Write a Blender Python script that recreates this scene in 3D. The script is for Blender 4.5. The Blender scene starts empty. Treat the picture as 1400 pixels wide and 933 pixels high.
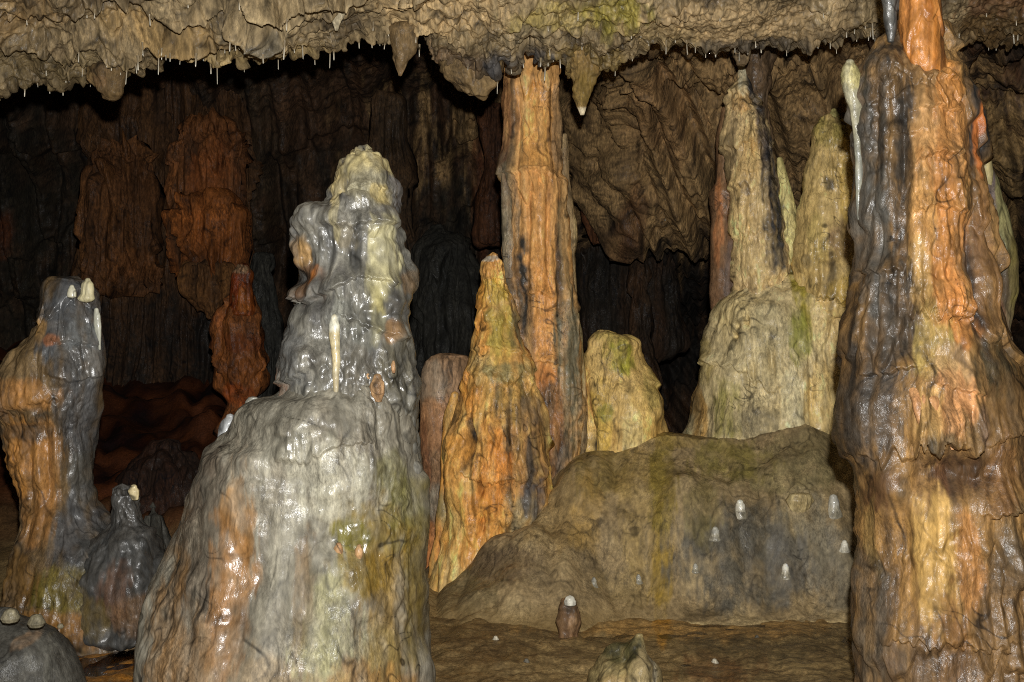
import bpy, math, random
import numpy as np

random.seed(7)
RS = np.random.RandomState(11)
SC = bpy.context.scene
COL = SC.collection
F = 1501.0            # focal length in photo pixels (photo 1400 x 933)
H = 1.6               # camera height
KF = 1.35             # flash level: white wall at 4.6 m comes out at this radiance
MM = 1.0              # mesh density

# ------------------------------------------------------------------ helpers
_perm = np.concatenate([RS.permutation(256)] * 3).astype(np.int32)
_g = RS.normal(size=(256, 3)); _g /= np.linalg.norm(_g, axis=1)[:, None]
_g = _g.astype(np.float32)

def pn(x, y, z, seed=0):
    """gradient noise, about -1..1"""
    x = (np.asarray(x, np.float32) + 17.13 * seed + 1000).ravel()
    y = (np.asarray(y, np.float32) + 9.71 * seed + 1000).ravel()
    z = (np.asarray(z, np.float32) + 5.37 * seed + 1000).ravel()
    xi = np.floor(x).astype(np.int32); yi = np.floor(y).astype(np.int32); zi = np.floor(z).astype(np.int32)
    xf = x - xi; yf = y - yi; zf = z - zi
    u = xf * xf * xf * (xf * (xf * 6 - 15) + 10); v = yf * yf * yf * (yf * (yf * 6 - 15) + 10); w = zf * zf * zf * (zf * (zf * 6 - 15) + 10)
    xi &= 255; yi &= 255; zi &= 255
    def gr(a, b, c):
        h = _perm[_perm[_perm[(xi + a) & 255] + ((yi + b) & 255)] + ((zi + c) & 255)]
        gg = _g[h]
        return gg[:, 0] * (xf - a) + gg[:, 1] * (yf - b) + gg[:, 2] * (zf - c)
    x00 = gr(0, 0, 0) * (1 - u) + gr(1, 0, 0) * u; x10 = gr(0, 1, 0) * (1 - u) + gr(1, 1, 0) * u
    x01 = gr(0, 0, 1) * (1 - u) + gr(1, 0, 1) * u; x11 = gr(0, 1, 1) * (1 - u) + gr(1, 1, 1) * u
    return 1.7 * ((x00 * (1 - v) + x10 * v) * (1 - w) + (x01 * (1 - v) + x11 * v) * w)

def fbm(x, y, z, o=3, seed=0):
    r = 0; a = 1.0; t = 0
    for k in range(o):
        s = 2.03 ** k
        r = r + a * pn(x * s, y * s, z * s, seed + k * 3); t += a; a *= .5
    return r / t

def sm(a, b, x):
    t = np.clip((x - a) / (b - a), 0, 1)
    return t * t * (3 - 2 * t)

def lin(c):
    c = np.asarray(c, float) / 255.
    return np.where(c < .04045, c / 12.92, ((c + .055) / 1.055) ** 2.4)

def alb(c, d):
    """the stone's own reflectance, from its flash-lit look c (0-255) at distance d"""
    v = lin(c); v = v * (1.0, 1.0, .94)
    v = v / (KF * (4.6 / d) ** 2 * .95)
    return np.maximum(v * min(1., .74 / v.max()), .005)

def at(px, py, Y):
    return np.array([(px - 700) * Y / F, Y, H - (py - 466.5) * Y / F])

def empty(name, loc, label, cat, group=None):
    o = bpy.data.objects.new(name, None); COL.objects.link(o); o.location = loc
    o.empty_display_size = .1
    o['label'] = label; o['category'] = cat
    if group: o['group'] = group
    return o

def tag(o, label, cat, group=None):
    o['label'] = label; o['category'] = cat
    if group: o['group'] = group
    return o

def mesh(name, V, Q, mat, parent=None, col=None, loc=None, smooth=True):
    me = bpy.data.meshes.new(name)
    V = np.asarray(V, np.float32).reshape(-1, 3)
    if parent is not None: V = V - np.array(parent.location, np.float32)
    elif loc is not None: V = V - np.array(loc, np.float32)
    Q = np.asarray(Q, np.int32)
    me.vertices.add(len(V)); me.vertices.foreach_set('co', V.ravel())
    n, k = Q.shape
    me.loops.add(n * k); me.loops.foreach_set('vertex_index', Q.ravel())
    me.polygons.add(n)
    me.polygons.foreach_set('loop_start', np.arange(n, dtype=np.int32) * k)
    me.polygons.foreach_set('use_smooth', np.full(n, smooth))
    me.update(calc_edges=True)
    if col is not None:
        a = me.attributes.new('stain', 'FLOAT_COLOR', 'POINT')
        a.data.foreach_set('color', np.asarray(col, np.float32).ravel())
    me.materials.append(mat)
    o = bpy.data.objects.new(name, me); COL.objects.link(o)
    if parent is not None: o.parent = parent
    elif loc is not None: o.location = loc
    return o

def quads(nv, nu, wrap):
    i = np.arange(nv - 1)[:, None]; j = np.arange(nu if wrap else nu - 1)[None, :]
    j2 = (j + 1) % nu
    return np.stack([i * nu + j, i * nu + j2, (i + 1) * nu + j2, (i + 1) * nu + j], -1).reshape(-1, 4)

def gnormals(P, wrap):
    if wrap: du = np.roll(P, -1, 1) - np.roll(P, 1, 1)
    else: du = np.gradient(P, axis=1)
    dv = np.gradient(P, axis=0)
    n = np.cross(dv, du)
    l = np.linalg.norm(n, axis=2, keepdims=True)
    return n / np.maximum(l, 1e-9)

_seed = [0]
def nseed():
    _seed[0] += 1
    return _seed[0] * 1.37

def tiers(x, y, z, f, seed, lobe=.3):
    """stacked flowstone aprons that swell downwards and end in a scalloped drip edge"""
    t = z * f + .55 * pn(x * 2.2, y * 2.2, z * .7, seed) + lobe * np.abs(pn(x * 11, y * 11, z * 1.2, seed + 1)) + .12 * pn(x * 30, y * 30, z * 3, seed + 2)
    k = np.floor(t); s = 1 - (t - k)
    b = s ** 1.7 * sm(1.0, .90, s)
    amp = np.clip(.75 + 1.1 * pn(x * 2.5, y * 2.5, k * 3.7, seed + 5), 0.05, 1.6)
    return (b - .3) * amp

def surface_disp(x, y, z, D, seed):
    d = np.zeros_like(x)
    ms = .22 + .85 * sm(-.3, .4, pn(x * 2.3, y * 2.3, z * 1.9, seed + 33))
    if 'lump' in D:
        A, f = D['lump']; d = d + A * fbm(x * f, y * f, z * f, 3, seed + .3)
    if 'rib' in D:
        A, f, zf = D['rib']
        w = .35 * pn(x * f * .3, y * f * .3, z * f * .25, seed + 7)
        m = np.clip(.7 + .9 * pn(x * 3, y * 3, z * 2, seed + 8), .1, 1.4)
        d = d + A * m * (np.abs(pn(x * f + w, y * f + w, z * zf, seed + 9)) - .25)
        d = d + .45 * A * m * ms * (np.abs(pn(x * f * 2.3, y * f * 2.3, z * zf * 1.8, seed + 10)) - .25)
    if 'tier' in D:
        A, f = D['tier'][:2]; d = d + A * tiers(x, y, z, f, seed + 13, *(D['tier'][2:]))
    if 'pop' in D:
        A, f = D['pop']
        wx = .4 * pn(x * f * .5, y * f * .5, z * f * .5, seed + 20)
        m = ms * np.clip(.7 + 1.0 * pn(x * 4, y * 4, z * 4, seed + 21), .05, 1.5)
        d = d + A * m * (np.abs(pn(x * f + wx, y * f + wx, z * f * .75, seed + 22)) - .3)
        d = d + .45 * A * m * (np.abs(pn(x * f * 2.2 + wx, y * f * 2.2, z * f * 1.7, seed + 23)) - .3)
    if 'fine' in D:
        A, f = D['fine']; d = d + .75 * ms * A * fbm(x * f, y * f, z * f * .6, 2, seed + 30)
    return d

def paint(x, y, z, px, py, Y, pal, patches, seed, wet, sf=14., zf=.8, jitter=.22, veins_creases=None, dn=0., wets=()):
    n = len(x)
    s = .5 + .5 * (pn(x * sf, y * sf, z * zf, seed + 40) * .8 + .35 * pn(x * sf * 3, y * sf * 3, z * zf * 2, seed + 41) + .5 * pn(x * 3, y * 3, z * 2.2, seed + 42))
    s = np.clip(s + .09 * dn, 0, .999) * (len(pal) - 1)
    P = np.array([alb(c, Y) for c in pal])
    k = np.floor(s).astype(int); fr = (s - k)[:, None]
    c = P[k] * (1 - fr) + P[np.minimum(k + 1, len(pal) - 1)] * fr
    W = np.full(n, wet, float)
    w1 = pn(px / 22, py / 70, Y, seed + 50); w2 = pn(px / 7, py / 34, Y, seed + 51) + .6 * pn(px / 2.6, py / 16, Y, seed + 53); w3 = pn(px / 24, py / 30, Y + 9, seed + 52) + .5 * pn(px / 6, py / 12, Y, seed + 54)
    wm = pn(x * sf * 1.7, y * sf * 1.7, z * zf * 2.5, seed + 55) + .5 * pn(x * 30, y * 30, z * 20, seed + 56)
    for p in patches:
        X, Yy, rx, ry, cc = p[:5]; st = p[5] if len(p) > 5 else 1.
        d = np.sqrt(((px - X) / rx + .32 * w1 + .34 * w2 + .12 * dn) ** 2 + ((py - Yy) / ry + .36 * w3) ** 2)
        w = (st * (1 - sm(.66, 1.16, d)) * np.clip(.86 + .55 * wm, .25, 1))[:, None]
        c = c * (1 - w) + alb(cc, Y) * w
    j = 1 + 1.5 * jitter * fbm(x * 22, y * 22, z * 9, 3, seed + 60) + .7 * jitter * pn(x * 75, y * 75, z * 34, seed + 61) + .9 * jitter * pn(x * 45, y * 45, z * 5, seed + 63)
    j = np.clip(j, .25, 2)
    if veins_creases:
        # thin dark lines in patches: mineral threads that double as painted crease shade
        st, fx, fz = veins_creases
        wv = .5 * pn(x * 9, y * 9, z * 9, seed + 64)
        v1 = np.abs(pn(x * fx * 1.6 + wv, y * fx * 1.6, z * fz * .35, seed + 65)); v2 = np.abs(pn(x * fx * .6 + z * 1.7 + wv, y * fx * .6 - z * 1.1, z * fz * 3.0 + x * 2.3 - y * 1.9 + 3 * wv, seed + 66)); v3 = np.abs(pn(x * fx * 4 + wv, y * fx * 4, z * fz * .9, seed + 67))
        m1 = sm(-.1, .5, pn(x * 4, y * 4, z * 3, seed + 68)); m2 = sm(0, .5, pn(x * 5, y * 5, z * 4, seed + 69)); m3 = sm(-.1, .5, pn(x * 6, y * 6, z * 3, seed + 70))
        dk = 1 - st * np.clip((1 - sm(.0, .11, v1)) * m1 + 1.2 * (1 - sm(.0, .07, v2)) * m2 + (1 - sm(.0, .14, v3)) * m3, 0, 1.3)
        c = c * dk[:, None]
        pl = st * .5 * sm(.25, .7, pn(x * fx * 2.2, y * fx * 2.2, z * fz * .4, seed + 71))
        c = c * (1 + pl[:, None])
    c = np.clip(c * j[:, None], .004, .8)
    for p in wets:
        d = np.sqrt(((px - p[0]) / p[2] + .4 * w1 + .2 * w2) ** 2 + ((py - p[1]) / p[3] + .4 * w3) ** 2)
        W = W + (p[4] if len(p) > 4 else .8) * (1 - sm(.4, 1.2, d))
    W = np.clip(W + .75 * fbm(x * 5, y * 5, z * 3, 2, seed + 62), 0, 1)
    return np.concatenate([c, W[:, None]], 1)

def ledge_disp(px, py, L, seed):
    pts, h, ext, teeth = L
    X = [p[0] for p in pts]; Yy = [p[1] for p in pts]
    ly = np.interp(px, X, Yy) + teeth * (np.abs(pn(px / 9., 0 * px, 0 * px, seed)) * 1.6 - .4) + 1.5 * pn(px / 5., 0 * px, 0 * px + 3, seed)
    fade = sm(X[0] - 6, X[0] + 14, px) * sm(X[-1] + 6, X[-1] - 14, px)
    s = (ly - py) / ext
    b = np.where(s > 0, np.clip(1 - s, 0, 1) ** 1.6, 0) * sm(-.02, .06, s + .02)
    return h * fade * b

VEIN_CREASE = (.62, 5., 3.)
def body(name, rows, Y, parent, mat, D, pal, patches=(), feats=(), ledges=(), dr=.85, wet=.5, sf=14., zf=.8,
         res=1.35, own=None, dome=.3, loc=None, yshift=None, jitter=.26, smooth_px=4, veins_creases=None, wets=()):
    """one lump of dripstone: outline rows (py, left, right) at distance Y, rounded in depth, displaced and stained"""
    seed = nseed()
    rows = sorted(rows)
    veins_creases = VEIN_CREASE if veins_creases is None else veins_creases
    R = np.array(rows, float)
    sc = res / MM
    nv = max(12, int((R[-1, 0] - R[0, 0]) / sc))
    t = np.linspace(R[0, 0], R[-1, 0], nv)
    L = np.interp(t, R[:, 0], R[:, 1]); Rr = np.interp(t, R[:, 0], R[:, 2])
    if nv > 30:
        k = max(1, int(smooth_px / sc)); ker = np.hanning(2 * k + 3)[1:-1]; ker /= ker.sum()
        pad = len(ker) // 2
        L = np.convolve(np.pad(L, pad, 'edge'), ker, 'valid'); Rr = np.convolve(np.pad(Rr, pad, 'edge'), ker, 'valid')
    cx = (L + Rr) / 2; a = (Rr - L) / 2
    # caps
    q = np.array([0, .25, .45, .62, .77, .9])
    def cap(c0, a0, y0, sgn, hh):
        return np.full(6, c0), a0 * np.sqrt(1 - (1 - q) ** 2), y0 + sgn * hh * (1 - q)
    c1, a1, y1 = cap(cx[0], a[0], t[0], -1, a[0] * dome * 2)
    c2, a2, y2 = cap(cx[-1], a[-1], t[-1], 1, a[-1] * dome)
    cx = np.concatenate([c1, cx, c2[::-1]]); a = np.concatenate([a1, a, a2[::-1]]); t = np.concatenate([y1, t, y2[::-1]])
    nv = len(t)
    drv = dr if np.isscalar(dr) else np.interp(t, [p[0] for p in dr], [p[1] for p in dr])[:, None]
    nu = max(20, int(2.1 * a.max() * 1.25 / sc))
    u = np.linspace(0, 1, nu, endpoint=False)
    th = np.interp(u, [0, .1, .9, 1.0], np.radians([90, -20 + 0, -160 - 0, -270])[[0, 1, 2, 3]])
    X = (cx[:, None] - 700 + a[:, None] * np.cos(th)[None]) * Y / F
    ys = 0 if yshift is None else np.interp(t, [p[0] for p in yshift], [p[1] for p in yshift])[:, None]
    Yv = Y + ys + a[:, None] * drv * np.sin(th)[None] * Y / F + 0 * X
    Z = (H - (t - 466.5) * Y / F)[:, None] + 0 * X
    P = np.stack([X, Yv, Z], -1)
    N = gnormals(P, True)
    # make sure they point outwards
    cen = np.stack([(cx - 700) * Y / F, Y + 0 * cx + (ys[:, 0] if yshift is not None else 0), Z[:, 0]], -1)[:, None]
    sgn = np.sign((N * (P - cen)).sum(2, keepdims=True).mean())
    N = N * sgn
    x, y, z = X.ravel(), Yv.ravel(), Z.ravel()
    px = 700 + x * F / Y; py = (466.5 - (z - H) * F / Y)
    d = surface_disp(x, y, z, D, seed)
    fr = sm(.25, -.05, np.tile(np.sin(th), nv) + .0)      # only the near side carries the traced bumps
    e1 = pn(px / 14, py / 14, 0 * px, seed + 70)
    for f in feats:
        fx, fy, rx, ry, hh = f[:5]
        dd = ((px - fx) / rx + .22 * e1) ** 2 + ((py - fy) / ry) ** 2
        d = d + hh * np.exp(-dd * 1.3) * fr
    for k, Lg in enumerate(ledges):
        d = d + ledge_disp(px, py, Lg, seed + 80 + k) * fr
    dn = np.clip((d - d.mean()) / (d.std() + 1e-6), -2, 2)
    small = np.clip(np.repeat(a, nu) * Y / F / .05, .15, 1)
    P = P + N * (d * small).reshape(nv, nu, 1)
    c = paint(x, y, z, px, py, Y, pal, patches, seed, wet, sf, zf, jitter, veins_creases, dn, wets)
    Q = quads(nv, nu, True)
    if sgn < 0: Q = Q[:, ::-1]
    o = mesh(name, P, Q, mat, parent, c, loc)
    return o

# ------------------------------------------------------------------ materials
def stone(name, bump=.5, bscale=45, rough=(.22, .6), tint_var=.3, coat=.6, spec=.4, crough=.07, dist=.014):
    m = bpy.data.materials.new(name); m.use_nodes = True
    nt = m.node_tree; N = nt.nodes; Lk = nt.links
    b = N['Principled BSDF']
    tc = N.new('ShaderNodeTexCoord')
    at_ = N.new('ShaderNodeAttribute'); at_.attribute_name = 'stain'
    mp = N.new('ShaderNodeMapping'); mp.inputs['Scale'].default_value = (1, 1, .35)
    Lk.new(tc.outputs['Object'], mp.inputs['Vector'])
    n1 = N.new('ShaderNodeTexNoise'); n1.inputs['Scale'].default_value = 60; n1.inputs['Detail'].default_value = 7; n1.inputs['Roughness'].default_value = .65
    Lk.new(mp.outputs[0], n1.inputs['Vector'])
    mr = N.new('ShaderNodeMapRange'); mr.inputs['From Min'].default_value = .3; mr.inputs['From Max'].default_value = .7
    mr.inputs['To Min'].default_value = 1 - tint_var; mr.inputs['To Max'].default_value = 1 + tint_var
    Lk.new(n1.outputs['Fac'], mr.inputs['Value'])
    mx = N.new('ShaderNodeVectorMath'); mx.operation = 'SCALE'
    n3 = N.new('ShaderNodeTexNoise'); n3.inputs['Scale'].default_value = 130 if bscale > 20 else 60; n3.inputs['Detail'].default_value = 5; n3.inputs['Roughness'].default_value = .7
    Lk.new(mp.outputs[0], n3.inputs['Vector'])
    m3 = N.new('ShaderNodeMapRange'); m3.inputs['From Min'].default_value = .33; m3.inputs['From Max'].default_value = .64
    m3.inputs['To Min'].default_value = .62; m3.inputs['To Max'].default_value = 1.46
    Lk.new(n3.outputs['Fac'], m3.inputs['Value'])
    mm = N.new('ShaderNodeMath'); mm.operation = 'MULTIPLY'
    # grainy crust only in places, smooth calcite elsewhere
    n4 = N.new('ShaderNodeTexNoise'); n4.inputs['Scale'].default_value = 4.5; n4.inputs['Detail'].default_value = 3
    Lk.new(tc.outputs['Object'], n4.inputs['Vector'])
    m4 = N.new('ShaderNodeMapRange'); m4.inputs['From Min'].default_value = .38; m4.inputs['From Max'].default_value = .62
    m4.inputs['To Min'].default_value = .15; m4.inputs['To Max'].default_value = 1.0
    Lk.new(n4.outputs['Fac'], m4.inputs['Value'])
    mix = N.new('ShaderNodeMix'); mix.data_type = 'FLOAT'; mix.inputs[2].default_value = 1.04
    Lk.new(m4.outputs[0], mix.inputs[0]); Lk.new(m3.outputs[0], mix.inputs[3])
    Lk.new(mr.outputs[0], mm.inputs[0]); Lk.new(mix.outputs[0], mm.inputs[1])
    graininess = m4
    Lk.new(at_.outputs['Color'], mx.inputs[0]); Lk.new(mm.outputs[0], mx.inputs['Scale'])
    Lk.new(mx.outputs[0], b.inputs['Base Color'])
    # wetness in alpha -> roughness and water film
    n2 = N.new('ShaderNodeTexNoise'); n2.inputs['Scale'].default_value = 14; n2.inputs['Detail'].default_value = 4
    Lk.new(tc.outputs['Object'], n2.inputs['Vector'])
    ad = N.new('ShaderNodeMath'); ad.operation = 'MULTIPLY_ADD'; ad.inputs[1].default_value = .9; ad.inputs[2].default_value = -.45
    Lk.new(n2.outputs['Fac'], ad.inputs[0])
    a2 = N.new('ShaderNodeMath'); a2.operation = 'ADD'; a2.use_clamp = True
    Lk.new(ad.outputs[0], a2.inputs[0]); Lk.new(at_.outputs['Alpha'], a2.inputs[1])
    r = N.new('ShaderNodeMapRange'); r.inputs['To Min'].default_value = rough[1]; r.inputs['To Max'].default_value = rough[0]
    Lk.new(a2.outputs[0], r.inputs['Value']); Lk.new(r.outputs[0], b.inputs['Roughness'])
    ct = N.new('ShaderNodeMath'); ct.operation = 'MULTIPLY'; ct.inputs[1].default_value = coat
    Lk.new(a2.outputs[0], ct.inputs[0]); Lk.new(ct.outputs[0], b.inputs['Coat Weight'])
    b.inputs['Coat Roughness'].default_value = crough
    b.inputs['Specular IOR Level'].default_value = spec
    # bump
    nb = N.new('ShaderNodeTexNoise'); nb.inputs['Scale'].default_value = bscale; nb.inputs['Detail'].default_value = 6; nb.inputs['Roughness'].default_value = .6
    mp2 = N.new('ShaderNodeMapping'); mp2.inputs['Scale'].default_value = (1, 1, .6)
    Lk.new(tc.outputs['Object'], mp2.inputs['Vector']); Lk.new(mp2.outputs[0], nb.inputs['Vector'])
    bp = N.new('ShaderNodeBump'); bp.inputs['Strength'].default_value = bump; bp.inputs['Distance'].default_value = dist
    Lk.new(nb.outputs['Fac'], bp.inputs['Height'])
    nf = N.new('ShaderNodeTexNoise'); nf.inputs['Scale'].default_value = bscale * 3.2; nf.inputs['Detail'].default_value = 3; nf.inputs['Distortion'].default_value = .6
    Lk.new(mp2.outputs[0], nf.inputs['Vector'])
    bf = N.new('ShaderNodeBump'); sg = N.new('ShaderNodeMath'); sg.operation = 'MULTIPLY'; sg.inputs[1].default_value = min(1, bump * 1.15); Lk.new(graininess.outputs[0], sg.inputs[0]); Lk.new(sg.outputs[0], bf.inputs['Strength']); bf.inputs['Distance'].default_value = dist * .55
    Lk.new(nf.outputs['Fac'], bf.inputs['Height']); Lk.new(bp.outputs[0], bf.inputs['Normal'])
    Lk.new(bf.outputs[0], b.inputs['Normal']); Lk.new(bf.outputs[0], b.inputs['Coat Normal'])
    return m

M_WET = stone('wet_dripstone', .8, 32, (.36, .64), .3, .7, .36, .15, .005)
M_DAMP = stone('damp_dripstone', .85, 34, (.42, .75), .38, .4, .3, .15, .006)
M_MOUND = stone('smooth_flowstone', .5, 30, (.38, .68), .25, .5, .34, .16, .005)
M_CEIL = stone('ceiling_limestone', .8, 24, (.45, .8), .35, .25, .3, .15, .009)
M_WALL = stone('cave_wall_limestone', .9, 14, (.5, .9), .45, .15, .3, .15, .02)
M_MUD = stone('cave_mud', .8, 24, (.3, .7), .4, .4, .3, .1, .008)
M_CALC = stone('fresh_white_calcite', .3, 60, (.3, .6), .1, .5, .4, .1, .004)

def water_mat():
    m = bpy.data.materials.new('still_pool_water'); m.use_nodes = True
    nt = m.node_tree; N = nt.nodes; Lk = nt.links
    for n in list(N):
        if n.type != 'OUTPUT_MATERIAL': N.remove(n)
    out = [n for n in N if n.type == 'OUTPUT_MATERIAL'][0]
    tr = N.new('ShaderNodeBsdfTransparent'); tr.inputs['Color'].default_value = (.96, .93, .86, 1)
    gl = N.new('ShaderNodeBsdfGlossy'); gl.inputs['Roughness'].default_value = .03; gl.inputs['Color'].default_value = (1, 1, 1, 1)
    fr = N.new('ShaderNodeFresnel'); fr.inputs['IOR'].default_value = 1.33
    tc = N.new('ShaderNodeTexCoord'); no = N.new('ShaderNodeTexNoise'); no.inputs['Scale'].default_value = 5
    Lk.new(tc.outputs['Object'], no.inputs['Vector'])
    bp = N.new('ShaderNodeBump'); bp.inputs['Strength'].default_value = .08; bp.inputs['Distance'].default_value = .01
    Lk.new(no.outputs['Fac'], bp.inputs['Height'])
    Lk.new(bp.outputs[0], gl.inputs['Normal']); Lk.new(bp.outputs[0], fr.inputs['Normal'])
    mx = N.new('ShaderNodeMixShader')
    Lk.new(fr.outputs[0], mx.inputs[0]); Lk.new(tr.outputs[0], mx.inputs[1]); Lk.new(gl.outputs[0], mx.inputs[2])
    Lk.new(mx.outputs[0], out.inputs['Surface'])
    return m
M_WATER = water_mat()

# ------------------------------------------------------------------ setting: ceiling
def polyline_grid(xs, prof, nrows):
    """prof: list of (y(x), z(x)) arrays; returns P[nrows, nx, 3] resampled along each column"""
    Yk = np.stack([p[0] for p in prof], 0); Zk = np.stack([p[1] for p in prof], 0)
    K, nx = Yk.shape
    w = nrows
    tk = np.cumsum(np.concatenate([[0], w]))
    t = np.concatenate([np.linspace(0, 1, n, endpoint=False) + i for i, n in enumerate(w)] + [[len(w)]])
    k = np.minimum(np.floor(t).astype(int), K - 2); f = (t - k)[:, None]
    Yg = Yk[k] * (1 - f) + Yk[k + 1] * f; Zg = Zk[k] * (1 - f) + Zk[k + 1] * f
    # soften corners
    for _ in range(4):
        for G in (Yg, Zg):
            G[1:-1] = (G[:-2] + 2 * G[1:-1] + G[2:]) / 4
    return np.stack([np.broadcast_to(xs[None], Yg.shape), Yg, Zg], -1), k

LIP = [(-600, 150), (-200, 145), (0, 138), (60, 134), (130, 130), (175, 128), (210, 110), (260, 99), (330, 96), (400, 99), (460, 91), (520, 70), (533, 78), (545, 92), (562, 84), (574, 80),
       (588, 110), (620, 118), (655, 130), (690, 114), (720, 108), (760, 122), (785, 140), (805, 138), (830, 124), (860, 108), (900, 92), (960, 88), (1000, 84), (1050, 84), (1100, 80), (1150, 78), (1200, 76), (1300, 74), (1400, 76), (1700, 80), (2100, 80)]
FACE = [(-600, 85), (0, 80), (150, 85), (250, 62), (400, 55), (520, 38), (560, 36), (600, 44), (700, 55), (800, 58), (860, 60), (900, 62), (1000, 60), (1100, 48), (1200, 45), (1400, 45), (2100, 50)]

def lip_depth(px):
    return np.interp(px, [-600, 0, 500, 560, 850, 1000, 1400, 2100], [6.0, 6.15, 6.3, 6.5, 6.6, 6.75, 6.8, 6.8])

def make_ceiling():
    seed = nseed()
    nx = int(1500 * MM)
    u = np.linspace(0, 1, nx)
    pxs = np.interp(u, [0, .06, .94, 1], [-700, -30, 1430, 2100])
    yl = lip_depth(pxs)
    xs = (pxs - 700) * yl / F
    teeth = np.abs(pn(xs * 3.5, 0 * xs, 0 * xs, seed)) * 1.3 + .6 * np.abs(pn(xs * 11, 0 * xs, 0 * xs, seed + 1)) + .35 * np.abs(pn(xs * 27, 0 * xs, 0 * xs, seed + 14))
    lip = np.interp(pxs, [p[0] for p in LIP], [p[1] for p in LIP]) - np.interp(pxs, [0, 450, 560, 860, 960], [24, 21, 31, 27, 22]) + np.interp(pxs, [0, 450, 560, 880, 960], [6, 6, 10, 10, 8]) * (teeth - .35)
    face = np.interp(pxs, [p[0] for p in FACE], [p[1] for p in FACE])
    yl = yl + .10 * fbm(xs * 2.5, 0 * xs, 0 * xs, 3, seed + 2)
    zl = H - (lip - 466.5) * yl / F
    yf = yl - .20
    zf_ = H - (face - 466.5) * yf / F
    prof = [(0 * xs + 3.0, zf_ * 0 + 4.9), (0 * xs + 4.6, zf_ + .95), (yl - .85, zf_ + .33), (yf, zf_), (yl - .03, zl), (yl + .10, zl + .03), (yl + .28, zl + .40), (yl + .40, zl + 1.3)]
    P, k = polyline_grid(xs, prof, [int(v * MM) for v in (14, 30, 150, 90, 14, 20, 14)])
    nv = P.shape[0]
    N = gnormals(P, False)
    if N[nv // 3, nx // 2, 2] > 0: N = -N
    x, y, z = P[..., 0].ravel(), P[..., 1].ravel(), P[..., 2].ravel()
    pxv = np.repeat(pxs[None], nv, 0).ravel()
    left = sm(620, 420, pxv); right = sm(800, 950, pxv)
    rowt = np.repeat(np.linspace(0, 1, nv), nx)
    d = (.11 + .09 * left) * fbm(x * 2.4, y * 2.4, z * 2.4, 3, seed + 3)
    # overlapping folded aprons that face the viewer
    g = y * 1.0 - z * 1.2
    t = g * 3.4 + 1.5 * pn(x * .8, y * .8, z, seed + 4) + .7 * np.abs(pn(x * 2.4, y * 1.5, z * 2, seed + 5)) + .28 * np.abs(pn(x * 9, y * 5, z * 5, seed + 6)) + .1 * pn(x * 30, y * 9, z * 9, seed + 17)
    kk = np.floor(t); s = t - kk
    amp = np.clip(.6 + 1.2 * pn(x * 2.2, kk * 2.9, 0 * x, seed + 7), 0, 1.6)
    d = d + (.26 * left + .12 * (1 - left) * (1 - .55 * right)) * amp * (s ** 1.9 * sm(1, .88, s) - .25)
    # hanging folds on the fringe face
    infr = sm(.45, .52, rowt) * sm(.86, .80, rowt)
    infr = np.where(np.repeat((k >= 3) & (k <= 4), nx), 1.0, .15) * 1.0
    fold = np.abs(pn(x * 9 + .4 * pn(x * 3, z * 6, 0 * x, seed + 8), y * 2, z * 2.0, seed + 9)) + .5 * np.abs(pn(x * 24, y * 4, z * 5, seed + 10))
    d = d + .10 * infr * (1 - .6 * left) * (fold - .35)
    d = d + .045 * (np.abs(pn(x * 5 + z * 3 + .5 * pn(x * 3, y * 3, z * 3, seed + 15), y * 9 + z * 5, z * 2, seed + 16)) - .3) * (1 - .6 * right)
    d = d + .045 * (np.abs(pn(x * 10 + z * 4, y * 14, z * 14, seed + 11)) - .3) * (1 - .75 * right * (1 - np.clip(infr, 0, 1)))
    d = d + .028 * fbm(x * 24, y * 24, z * 24, 3, seed + 12)
    P = P + N * d.reshape(nv, nx, 1)
    py = 466.5 - (z - H) * F / y
    cream = [(34, 29, 22), (72, 61, 46), (112, 97, 73), (130, 113, 86), (152, 135, 106)]
    pat = [(150, 60, 330, 90, (88, 74, 54), .55), (60, 20, 70, 30, (112, 90, 60), .7), (20, 30, 22, 10, (120, 118, 118), .8), (90, 95, 120, 22, (82, 70, 48), .8), (250, 40, 90, 18, (140, 114, 74), .6),
           (370, 35, 60, 12, (86, 82, 72), .6), (330, 75, 120, 14, (126, 108, 74), .7), (100, 128, 130, 16, (66, 56, 40), .8),
           (610, 20, 90, 30, (160, 136, 100), .8), (760, 25, 60, 22, (140, 124, 70), .7), (840, 20, 50, 26, (122, 112, 48), .8), (720, 48, 30, 16, (92, 82, 64), .7),
           (700, 85, 60, 16, (58, 58, 62), .85), (620, 90, 40, 30, (92, 74, 56), .7), (800, 90, 70, 30, (104, 86, 44), .7), (560, 90, 40, 40, (84, 62, 44), .6),
           (1000, 30, 140, 36, (150, 128, 96), .9), (1120, 40, 70, 12, (104, 88, 66), .7), (1080, 62, 150, 14, (66, 60, 54), .85), (930, 75, 60, 16, (78, 66, 48), .8),
           (1340, 40, 70, 60, (76, 58, 34), .95), (1340, 5, 70, 22, (90, 66, 46), .9), (900, 50, 50, 20, (130, 112, 80), .6)]
    dn = np.clip((d - d.mean()) / d.std(), -2, 2)
    c = paint(x, y, z, pxv, py, 6.4, cream, pat, seed, .3, 6., 4., .42, (.6, 4., 4.), dn * .6)
    # pale seams of fresh calcite between the folds
    o = mesh('cave_ceiling', P, quads(nv, nx, False)[:, ::-1], M_CEIL, None, c)
    o['kind'] = 'structure'
    return P, pxs, k

CP, CPX, CK = make_ceiling()

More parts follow.
